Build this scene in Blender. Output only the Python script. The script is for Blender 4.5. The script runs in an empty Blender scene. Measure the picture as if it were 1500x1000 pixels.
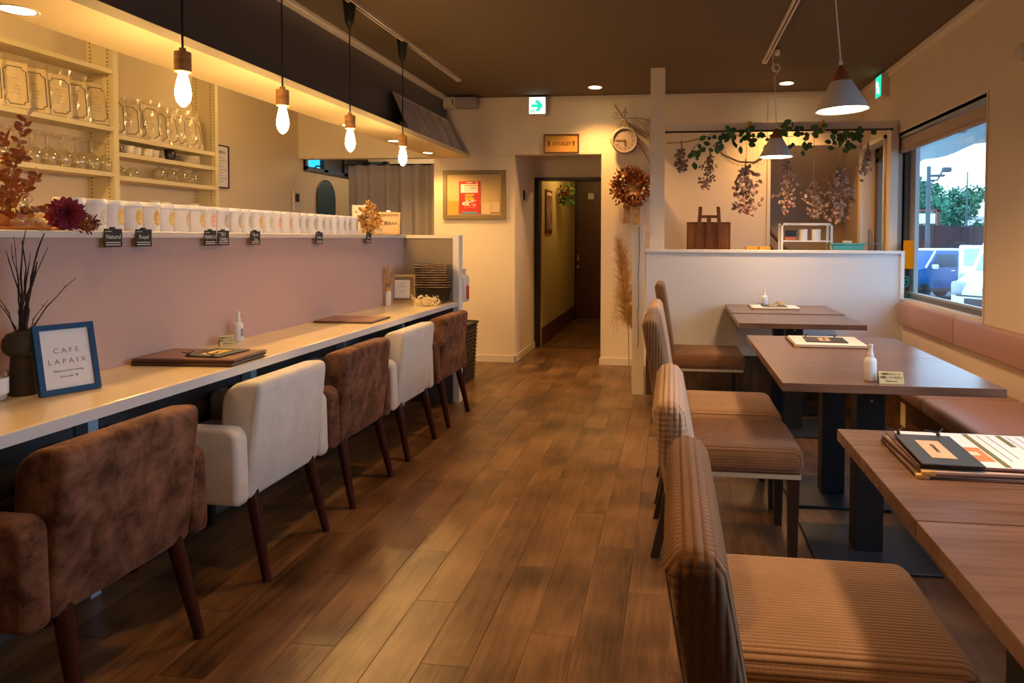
import bpy, bmesh, math, random
from mathutils import Matrix, Vector, Euler
random.seed(11)
PI = math.pi
R = math.radians
sc = bpy.context.scene
COL = sc.collection

# ------------------------------------------------------------------ camera
cam_d = bpy.data.cameras.new('camera'); cam = bpy.data.objects.new('camera', cam_d); COL.objects.link(cam)
yaw, pit, rol = R(6.6818), R(1.8114), R(0.26725)
fw = Vector((-math.sin(yaw)*math.cos(pit), math.cos(yaw)*math.cos(pit), -math.sin(pit)))
rt = Vector((math.cos(yaw), math.sin(yaw), 0)); up = rt.cross(fw)
r2 = rt*math.cos(rol) + up*math.sin(rol); u2 = up*math.cos(rol) - rt*math.sin(rol)
m3 = Matrix((r2, u2, -fw)).transposed()
cam.matrix_world = Matrix.Translation((0, 0, 1.2)) @ m3.to_4x4()
cam_d.sensor_width = 36; cam_d.lens = 36*1000/1500
cam_d.shift_x = (750-869.29)/1500; cam_d.shift_y = (380.05-500)/1500
cam_d.clip_start = 0.02; cam_d.clip_end = 500
sc.camera = cam

# ------------------------------------------------------------------ world, exposure
sc.view_settings.view_transform = 'Standard'; sc.view_settings.look = 'None'
sc.view_settings.gamma = 1.0; sc.view_settings.use_curve_mapping = False
sc.view_settings.exposure = 0.38
sc.cycles.use_denoising = True
sc.cycles.max_bounces = 8; sc.cycles.diffuse_bounces = 4; sc.cycles.glossy_bounces = 4
sc.cycles.transparent_max_bounces = 24; sc.cycles.sample_clamp_indirect = 6.0
W = bpy.data.worlds.new('world'); sc.world = W; W.use_nodes = True
wn = W.node_tree.nodes; wl = W.node_tree.links; wn.clear()
wo = wn.new('ShaderNodeOutputWorld'); bg = wn.new('ShaderNodeBackground')
tc = wn.new('ShaderNodeTexCoord'); sp = wn.new('ShaderNodeSeparateXYZ'); rp = wn.new('ShaderNodeValToRGB')
cl = wn.new('ShaderNodeTexNoise'); cl.inputs['Scale'].default_value = 2.5; cl.inputs['Detail'].default_value = 5
mx = wn.new('ShaderNodeMix'); mx.data_type = 'RGBA'
rp.color_ramp.elements[0].position = 0.45; rp.color_ramp.elements[0].color = (0.50, 0.75, 1.0, 1)
rp.color_ramp.elements[1].position = 0.95; rp.color_ramp.elements[1].color = (0.20, 0.45, 1.0, 1)
wl.new(tc.outputs['Generated'], sp.inputs[0]); wl.new(sp.outputs['Z'], rp.inputs[0])
wl.new(tc.outputs['Generated'], cl.inputs['Vector'])
mr = wn.new('ShaderNodeMapRange'); mr.inputs[1].default_value = 0.4; mr.inputs[2].default_value = 0.7; mr.inputs[4].default_value = 0.6
wl.new(cl.outputs['Fac'], mr.inputs[0]); wl.new(mr.outputs[0], mx.inputs['Factor'])
wl.new(rp.outputs['Color'], mx.inputs[6]); mx.inputs[7].default_value = (0.62, 0.80, 1.0, 1)
wl.new(mx.outputs[2], bg.inputs['Color']); bg.inputs['Strength'].default_value = 3.7
wl.new(bg.outputs[0], wo.inputs[0])

WARM = (1.0, 0.48, 0.135)
def spot(x, y, z, power, size=110, blend=0.7, col=WARM, rad=0.05):
    d = bpy.data.lights.new('downlight_lamp', 'SPOT'); d.energy = power; d.color = col
    d.spot_size = R(size); d.spot_blend = blend; d.shadow_soft_size = rad
    o = bpy.data.objects.new('downlight_lamp', d); o.location = (x, y, z); COL.objects.link(o)
# soffit downlights (kitchen side) and ceiling downlights; the last ones are behind the camera
# cone pendants over the tables: the third hangs above the frame
for y_ in (1.42, 3.175, 4.932): spot(0.71, y_, 1.765, 34, 150, 0.6, (1.0, 0.58, 0.27), 0.09)
for y_ in (2.10, 3.30, 4.48, 5.24, 6.00): spot(-2.22, y_, 1.955, 34, 150, 0.5, (1.0, 0.54, 0.15), 0.04)
for x_, y_, p_ in ((-0.70, 6.04, 66), (0.95, 6.04, 72), (-0.55, 3.2, 55), (-0.55, 0.9, 42), (-0.6, -1.4, 22)):
    spot(x_, y_, 2.515, p_, 120, 0.7)
def point(x, y, z, power, col=WARM, rad=0.05):
    d = bpy.data.lights.new('lamp', 'POINT'); d.energy = power; d.color = col; d.shadow_soft_size = rad
    o = bpy.data.objects.new('lamp', d); o.location = (x, y, z); COL.objects.link(o)
point(-2.95, 2.2, 2.40, 44, (1.0, 0.60, 0.20), 0.08)      # kitchen ceiling lamps, above the soffit
point(-2.75, 4.9, 2.42, 13, (1.0, 0.60, 0.20), 0.08)
point(-2.95, 7.35, 2.15, 7, (1.0, 0.72, 0.42), 0.06)      # unseen fill light added to brighten the back kitchen
point(-1.05, 8.2, 2.20, 14, (1.0, 0.62, 0.20), 0.06)       # toilet corridor lamp
point(1.2, 6.75, 2.40, 2, (1.0, 0.60, 0.28), 0.06)        # stair lobby lamp

# ------------------------------------------------------------------ mesh helpers
class G:
    def __init__(s, T=None):
        s.v = []; s.f = []; s.mi = []; s.k = 0; s.T = T or Matrix()
    def add(s, vs, fs):
        n = len(s.v); s.v += [tuple(s.T @ Vector(p)) for p in vs]
        for f in fs: s.f.append([i+n for i in f]); s.mi.append(s.k)
        return s
    def box(s, x0, x1, y0, y1, z0, z1):
        return s.add([(x0,y0,z0),(x1,y0,z0),(x1,y1,z0),(x0,y1,z0),(x0,y0,z1),(x1,y0,z1),(x1,y1,z1),(x0,y1,z1)],
                     [(0,3,2,1),(4,5,6,7),(0,1,5,4),(1,2,6,5),(2,3,7,6),(3,0,4,7)])
    def bmadd(s, bm):
        bm.verts.ensure_lookup_table(); bm.verts.index_update()
        s.add([v.co[:] for v in bm.verts], [[v.index for v in f.verts] for f in bm.faces]); bm.free(); return s
    def rbox(s, x0, x1, y0, y1, z0, z1, r=0.01, seg=2, fn=None):
        bm = bmesh.new(); bmesh.ops.create_cube(bm, size=1)
        for v in bm.verts:
            v.co = ((x0+x1)/2+v.co.x*(x1-x0), (y0+y1)/2+v.co.y*(y1-y0), (z0+z1)/2+v.co.z*(z1-z0))
        bmesh.ops.bevel(bm, geom=bm.edges[:], offset=r, segments=seg, profile=0.5, affect='EDGES')
        if fn:
            for v in bm.verts: v.co = fn(*v.co)
        return s.bmadd(bm)
    def prism(s, poly, axis, a, b, r=0, seg=2, fn=None):
        # poly: list of 2-D points; axis 'y' -> (x,z) along y; 'x' -> (y,z) along x; 'z' -> (x,y) along z
        def P(u, w, t): return {'y': (u, t, w), 'x': (t, u, w), 'z': (u, w, t)}[axis]
        bm = bmesh.new()
        A = [bm.verts.new(P(u, w, a)) for u, w in poly]; B = [bm.verts.new(P(u, w, b)) for u, w in poly]
        n = len(poly); caps = [bm.faces.new(A), bm.faces.new(B[::-1])]
        for i in range(n): bm.faces.new((A[i], B[i], B[(i+1) % n], A[(i+1) % n]))
        bmesh.ops.recalc_face_normals(bm, faces=bm.faces[:])
        if r:
            es = list({e for c in caps for e in c.edges})
            bmesh.ops.bevel(bm, geom=es, offset=r, segments=seg, profile=0.5, affect='EDGES')
        if fn:
            for v in bm.verts: v.co = fn(*v.co)
        return s.bmadd(bm)
    def lathe(s, prof, seg=20, c=(0,0,0), cap=True):
        vs = []; fs = []; n = len(prof)
        for r, z in prof:
            for i in range(seg):
                a = 2*PI*i/seg; vs.append((c[0]+r*math.cos(a), c[1]+r*math.sin(a), c[2]+z))
        for j in range(n-1):
            for i in range(seg):
                k = (i+1) % seg; fs.append((j*seg+i, j*seg+k, (j+1)*seg+k, (j+1)*seg+i))
        if cap:
            if prof[0][0] > 1e-5: fs.append(tuple(range(seg))[::-1])
            if prof[-1][0] > 1e-5: fs.append(tuple((n-1)*seg+i for i in range(seg)))
        return s.add(vs, fs)
    def tube(s, pts, rad, seg=6, closed=False):
        pts = [Vector(p) for p in pts]; n = len(pts)
        rads = rad if isinstance(rad, (list, tuple)) else [rad]*n
        vs = []; fs = []; prev = None
        for i, p in enumerate(pts):
            if closed: d = pts[(i+1) % n]-pts[i-1]
            else: d = (pts[min(i+1, n-1)]-pts[max(i-1, 0)])
            d.normalize()
            if prev is None:
                u = d.orthogonal().normalized()
            else:
                u = (prev - d*prev.dot(d))
                u = u.normalized() if u.length > 1e-6 else d.orthogonal().normalized()
            prev = u; w = d.cross(u)
            for k in range(seg):
                a = 2*PI*k/seg; vs.append(tuple(p+(u*math.cos(a)+w*math.sin(a))*rads[i]))
        for i in range(n if closed else n-1):
            j = (i+1) % n
            for k in range(seg):
                l = (k+1) % seg; fs.append((i*seg+k, i*seg+l, j*seg+l, j*seg+k))
        if not closed:
            fs.append(tuple(range(seg))[::-1]); fs.append(tuple((n-1)*seg+k for k in range(seg)))
        return s.add(vs, fs)
    def sphere(s, c, r, seg=12, rings=8, sz=1.0):
        return s.lathe([(max(r*math.sin(PI*i/rings), 1e-6), -r*sz*math.cos(PI*i/rings)) for i in range(rings+1)], seg, c, False)
    def leaf(s, c, d, n, L, Wd, bend=0.15):
        # a small curved leaf from c along d
        c = Vector(c); d = Vector(d).normalized(); n = Vector(n); w = d.cross(n)
        w = w.normalized() if w.length > 1e-4 else d.orthogonal().normalized()
        n = w.cross(d).normalized()
        v = [c, c+d*L*.35+w*Wd*.5-n*bend*L*.2, c+d*L*.35-w*Wd*.5-n*bend*L*.2, c+d*L*.4+n*bend*L*.3,
             c+d*L*.75+w*Wd*.38, c+d*L*.75-w*Wd*.38, c+d*L]
        return s.add([tuple(p) for p in v], [(0,1,3),(0,3,2),(1,4,3),(3,5,2),(3,4,6),(3,6,5)])

def obj(name, g, mat, parent=None, smooth=False, loc=None, flat_angle=None):
    me = bpy.data.meshes.new(name); me.from_pydata(g.v, [], g.f); 
    mats = mat if isinstance(mat, (list, tuple)) else [mat]
    for m in mats: me.materials.append(m)
    if len(mats) > 1:
        me.polygons.foreach_set('material_index', g.mi)
    if smooth:
        me.polygons.foreach_set('use_smooth', [True]*len(me.polygons))
    me.update()
    if smooth and flat_angle: 
        try: me.set_sharp_from_angle(angle=R(flat_angle))
        except Exception: pass
    o = bpy.data.objects.new(name, me); COL.objects.link(o)
    if parent: o.parent = parent
    if loc: o.location = loc
    return o
def inst(name, src, parent=None, M=None):
    o = bpy.data.objects.new(name, src.data if isinstance(src, bpy.types.Object) else src); COL.objects.link(o)
    if parent: o.parent = parent
    if M is not None: o.matrix_local = M
    return o
def tag(o, label=None, cat=None, group=None, kind=None):
    if label: o['label'] = label
    if cat: o['category'] = cat
    if group: o['group'] = group
    if kind: o['kind'] = kind
    return o
def thing(name, label, cat, loc=(0,0,0), rz=0, group=None):
    o = bpy.data.objects.new(name, None); COL.objects.link(o); o.empty_display_size = 0.05
    o.location = loc; o.rotation_euler = (0, 0, rz); return tag(o, label, cat, group)
def single(name, g, mat, label, cat, loc=(0,0,0), rz=0, group=None, smooth=False, fa=None):
    o = obj(name, g, mat, None, smooth, loc, fa); o.rotation_euler = (0, 0, rz); return tag(o, label, cat, group)
def copy_tree(o, loc=None, rz=None, label=None, parent=None):
    c = o.copy(); COL.objects.link(c)
    if parent: c.parent = parent
    if loc is not None: c.location = loc
    if rz is not None: c.rotation_euler = (0, 0, rz)
    if label: c['label'] = label
    for ch in list(o.children): copy_tree(ch, parent=c)
    return c
def struct(name, g, mat, parent=None, label=None, smooth=False):
    o = obj(name, g, mat, parent, smooth)
    if not parent: o['kind'] = 'structure'
    if label: o['label'] = label
    return o
def TR(x=0, y=0, z=0, rx=0, ry=0, rz=0, s=1):
    return Matrix.Translation((x, y, z)) @ Euler((rx, ry, rz)).to_matrix().to_4x4() @ Matrix.Scale(s, 4)
_txt = {}
def text(name, body, size, M, mat, parent, align='CENTER', extrude=0.0003, bold=0.0):
    key = (body, size, align, bold)
    if key not in _txt:
        cu = bpy.data.curves.new(name, 'FONT'); cu.body = body; cu.size = size; cu.align_x = align; cu.align_y = 'CENTER'
        cu.extrude = extrude; cu.offset = bold; cu.resolution_u = 2
        t = bpy.data.objects.new(name, cu); COL.objects.link(t)
        me = bpy.data.meshes.new_from_object(t, depsgraph=None); bpy.data.objects.remove(t); _txt[key] = me
    me = _txt[key].copy(); me.name = name; me.materials.clear(); me.materials.append(mat)
    o = bpy.data.objects.new(name, me); COL.objects.link(o)
    if parent: o.parent = parent
    o.matrix_local = M
    return o
FACE_Y = Euler((PI/2, 0, 0)).to_matrix().to_4x4()                   # text facing -Y
FACE_X = Euler((PI/2, 0, PI/2)).to_matrix().to_4x4()                # text facing +X
def at(x, y, z): return Matrix.Translation((x, y, z))

# ------------------------------------------------------------------ materials
def nt(name):
    m = bpy.data.materials.new(name); m.use_nodes = True; t = m.node_tree
    return m, t.nodes, t.links, t.nodes['Principled BSDF']
def mat(name, c, rough=0.5, metal=0.0, noise=0.0, nscale=8, c2=None, bump=0.0, bscale=200, spec=0.5, sheen=0.0, emit=None, es=0, stretch=None, detail=4):
    m, N, L, b = nt(name)
    b.inputs['Base Color'].default_value = (*c, 1); b.inputs['Roughness'].default_value = rough
    b.inputs['Metallic'].default_value = metal; b.inputs['Specular IOR Level'].default_value = spec
    if sheen:
        b.inputs['Sheen Weight'].default_value = sheen; b.inputs['Sheen Roughness'].default_value = 0.4
        b.inputs['Sheen Tint'].default_value = (*[min(1, x*1.5+.15) for x in c], 1)
    tc = N.new('ShaderNodeTexCoord'); vec = tc.outputs['Object']
    if stretch:
        mp = N.new('ShaderNodeMapping'); mp.inputs['Scale'].default_value = stretch; L.new(vec, mp.inputs[0]); vec = mp.outputs[0]
    if noise or c2:
        n = N.new('ShaderNodeTexNoise'); n.inputs['Scale'].default_value = nscale; n.inputs['Detail'].default_value = detail
        L.new(vec, n.inputs['Vector'])
        r = N.new('ShaderNodeValToRGB'); r.color_ramp.elements[0].position = .35; r.color_ramp.elements[1].position = .65
        a_ = tuple(x*(1-noise) for x in c); b_ = c2 if c2 else tuple(min(1, x*(1+noise)) for x in c)
        r.color_ramp.elements[0].color = (*a_, 1); r.color_ramp.elements[1].color = (*b_, 1)
        L.new(n.outputs['Fac'], r.inputs[0]); L.new(r.outputs[0], b.inputs['Base Color'])
    if bump:
        n2 = N.new('ShaderNodeTexNoise'); n2.inputs['Scale'].default_value = bscale; n2.inputs['Detail'].default_value = 3
        L.new(tc.outputs['Object'], n2.inputs['Vector'])
        bp = N.new('ShaderNodeBump'); bp.inputs['Strength'].default_value = bump; bp.inputs['Distance'].default_value = 0.002
        L.new(n2.outputs['Fac'], bp.inputs['Height']); L.new(bp.outputs[0], b.inputs['Normal'])
    if emit:
        b.inputs['Emission Color'].default_value = (*emit, 1); b.inputs['Emission Strength'].default_value = es
    return m
def emis(name, c, s):
    m = bpy.data.materials.new(name); m.use_nodes = True; N = m.node_tree.nodes; L = m.node_tree.links; N.clear()
    o = N.new('ShaderNodeOutputMaterial'); e = N.new('ShaderNodeEmission'); e.inputs[0].default_value = (*c, 1); e.inputs[1].default_value = s
    L.new(e.outputs[0], o.inputs[0]); return m
def thin_glass(name, tint=(1,1,1), gloss=0.08, rough=0.02, film=0.0, fc=(1,1,1)):
    # thin transparent sheet: see-through plus a fresnel reflection (and an optional milky film)
    m = bpy.data.materials.new(name); m.use_nodes = True; N = m.node_tree.nodes; L = m.node_tree.links; N.clear()
    o = N.new('ShaderNodeOutputMaterial'); t = N.new('ShaderNodeBsdfTransparent'); g = N.new('ShaderNodeBsdfGlossy')
    t.inputs[0].default_value = (*tint, 1); g.inputs['Roughness'].default_value = rough
    lw = N.new('ShaderNodeLayerWeight'); lw.inputs[0].default_value = 0.35
    mr = N.new('ShaderNodeMapRange'); mr.inputs[3].default_value = gloss*0.5; mr.inputs[4].default_value = min(1, gloss*6)
    L.new(lw.outputs['Facing'], mr.inputs[0])
    a = N.new('ShaderNodeMixShader'); L.new(mr.outputs[0], a.inputs[0]); L.new(t.outputs[0], a.inputs[1]); L.new(g.outputs[0], a.inputs[2])
    res = a
    if film:
        d = N.new('ShaderNodeBsdfDiffuse'); d.inputs[0].default_value = (*fc, 1)
        c = N.new('ShaderNodeMixShader'); c.inputs[0].default_value = film; L.new(a.outputs[0], c.inputs[1]); L.new(d.outputs[0], c.inputs[2]); res = c
    L.new(res.outputs[0], o.inputs[0]); return m

def wood_planks(name, dark, mid, light, rough=0.38, axis=1, grain=1.0, blot=.40, rnd=.10):
    m, N, L, b = nt(name)
    tc = N.new('ShaderNodeTexCoord'); oi = N.new('ShaderNodeObjectInfo'); ad = N.new('ShaderNodeVectorMath'); ad.operation = 'ADD'
    ml = N.new('ShaderNodeMath'); ml.operation = 'MULTIPLY'; ml.inputs[1].default_value = 37.0
    L.new(oi.outputs['Random'], ml.inputs[0]); L.new(tc.outputs['Object'], ad.inputs[0]); L.new(ml.outputs[0], ad.inputs[1])
    mp = N.new('ShaderNodeMapping'); s = [14, 14, 14]; s[axis] = 1.3; mp.inputs['Scale'].default_value = s
    L.new(ad.outputs[0], mp.inputs[0])
    n = N.new('ShaderNodeTexNoise'); n.inputs['Scale'].default_value = 1.6; n.inputs['Detail'].default_value = 8; n.inputs['Roughness'].default_value = .65; n.inputs['Distortion'].default_value = 1.2
    L.new(mp.outputs[0], n.inputs['Vector'])
    bl = N.new('ShaderNodeTexNoise'); bl.inputs['Scale'].default_value = 3.2; bl.inputs['Detail'].default_value = 3; L.new(ad.outputs[0], bl.inputs['Vector'])
    fi = N.new('ShaderNodeTexNoise'); mp2 = N.new('ShaderNodeMapping'); s2 = [120, 120, 120]; s2[axis] = 4; mp2.inputs['Scale'].default_value = s2
    L.new(ad.outputs[0], mp2.inputs[0]); L.new(mp2.outputs[0], fi.inputs['Vector']); fi.inputs['Scale'].default_value = 1.0; fi.inputs['Detail'].default_value = 4
    def M(op, a, b_):
        q = N.new('ShaderNodeMath'); q.operation = op
        for i, v in enumerate((a, b_)):
            if isinstance(v, (int, float)): q.inputs[i].default_value = v
            else: L.new(v, q.inputs[i])
        return q.outputs[0]
    v = M('ADD', M('MULTIPLY', n.outputs['Fac'], 0.38*grain), M('MULTIPLY', bl.outputs['Fac'], blot))
    v = M('ADD', v, M('MULTIPLY', fi.outputs['Fac'], 0.16*grain)); v = M('ADD', v, M('MULTIPLY', oi.outputs['Random'], rnd))
    r = N.new('ShaderNodeValToRGB'); e = r.color_ramp.elements
    e[0].position = .40; e[0].color = (*dark, 1); e[1].position = .70; e[1].color = (*light, 1)
    k = e.new(.54); k.color = (*mid, 1)
    L.new(v, r.inputs[0]); L.new(r.outputs[0], b.inputs['Base Color']); b.inputs['Roughness'].default_value = rough
    bp = N.new('ShaderNodeBump'); bp.inputs['Strength'].default_value = .25; bp.inputs['Distance'].default_value = .001
    L.new(fi.outputs['Fac'], bp.inputs['Height']); L.new(bp.outputs[0], b.inputs['Normal'])
    return m
def velvet(name, c1, c2, sheen=0.5):
    m, N, L, b = nt(name)
    tc = N.new('ShaderNodeTexCoord'); oi = N.new('ShaderNodeObjectInfo'); ad = N.new('ShaderNodeVectorMath'); ad.operation = 'ADD'
    L.new(tc.outputs['Object'], ad.inputs[0]); L.new(oi.outputs['Location'], ad.inputs[1])
    n = N.new('ShaderNodeTexNoise'); n.inputs['Scale'].default_value = 12; n.inputs['Detail'].default_value = 8; n.inputs['Roughness'].default_value = .70; n.inputs['Distortion'].default_value = .25
    L.new(ad.outputs[0], n.inputs['Vector'])
    r = N.new('ShaderNodeValToRGB'); e = r.color_ramp.elements; e[0].position = .38; e[1].position = .66; e[0].color = (*c1, 1); e[1].color = (*c2, 1)
    L.new(n.outputs['Fac'], r.inputs[0]); L.new(r.outputs[0], b.inputs['Base Color'])
    b.inputs['Roughness'].default_value = .85; b.inputs['Sheen Weight'].default_value = sheen; b.inputs['Sheen Roughness'].default_value = .35
    b.inputs['Sheen Tint'].default_value = (*[min(1, x*1.6+.1) for x in c2], 1); b.inputs['Specular IOR Level'].default_value = .15
    n2 = N.new('ShaderNodeTexNoise'); n2.inputs['Scale'].default_value = 500; L.new(tc.outputs['Object'], n2.inputs['Vector'])
    bp = N.new('ShaderNodeBump'); bp.inputs['Strength'].default_value = .15; bp.inputs['Distance'].default_value = .001
    L.new(n2.outputs['Fac'], bp.inputs['Height']); L.new(bp.outputs[0], b.inputs['Normal'])
    return m
def ribbed(name, c, c2, back=0):
    m, N, L, b = nt(name)
    tc = N.new('ShaderNodeTexCoord'); s = N.new('ShaderNodeSeparateXYZ'); L.new(tc.outputs['Object'], s.inputs[0])
    def M(op, a, b_=0.0):
        q = N.new('ShaderNodeMath'); q.operation = op
        for i, v in enumerate((a, b_)):
            if isinstance(v, (int, float)): q.inputs[i].default_value = v
            else: L.new(v, q.inputs[i])
        return q.outputs[0]
    k = 2*PI/0.0105
    wy = M('ABSOLUTE', M('SINE', M('MULTIPLY', s.outputs['Y'], k/2)))
    wz = M('ABSOLUTE', M('SINE', M('MULTIPLY', s.outputs['Z'], k/2)))
    wx = M('ABSOLUTE', M('SINE', M('MULTIPLY', s.outputs['X'], k/2)))
    if back:
        ge = N.new('ShaderNodeNewGeometry'); sn = N.new('ShaderNodeSeparateXYZ'); L.new(ge.outputs['Normal'], sn.inputs[0])
        ax = M('POWER', M('ABSOLUTE', sn.outputs['X']), 2.0)
        h = M('ADD', M('MULTIPLY', wx, M('SUBTRACT', 1.0, ax)), M('ADD', M('MULTIPLY', wy, ax), M('MULTIPLY', wz, .25)))
    else:
        h = M('ADD', wy, M('ADD', M('MULTIPLY', wz, .35), M('MULTIPLY', wx, .22)))
    bp = N.new('ShaderNodeBump'); bp.inputs['Strength'].default_value = .9; bp.inputs['Distance'].default_value = .0035
    L.new(h, bp.inputs['Height']); L.new(bp.outputs[0], b.inputs['Normal'])
    n = N.new('ShaderNodeTexNoise'); n.inputs['Scale'].default_value = 6; L.new(tc.outputs['Object'], n.inputs['Vector'])
    r = N.new('ShaderNodeValToRGB'); e = r.color_ramp.elements; e[0].position = .3; e[1].position = .7; e[0].color = (*c, 1); e[1].color = (*c2, 1)
    L.new(n.outputs['Fac'], r.inputs[0])
    L.new(r.outputs[0], b.inputs['Base Color']); b.inputs['Roughness'].default_value = .9
    b.inputs['Sheen Weight'].default_value = .25; b.inputs['Specular IOR Level'].default_value = .15
    return m

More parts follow.
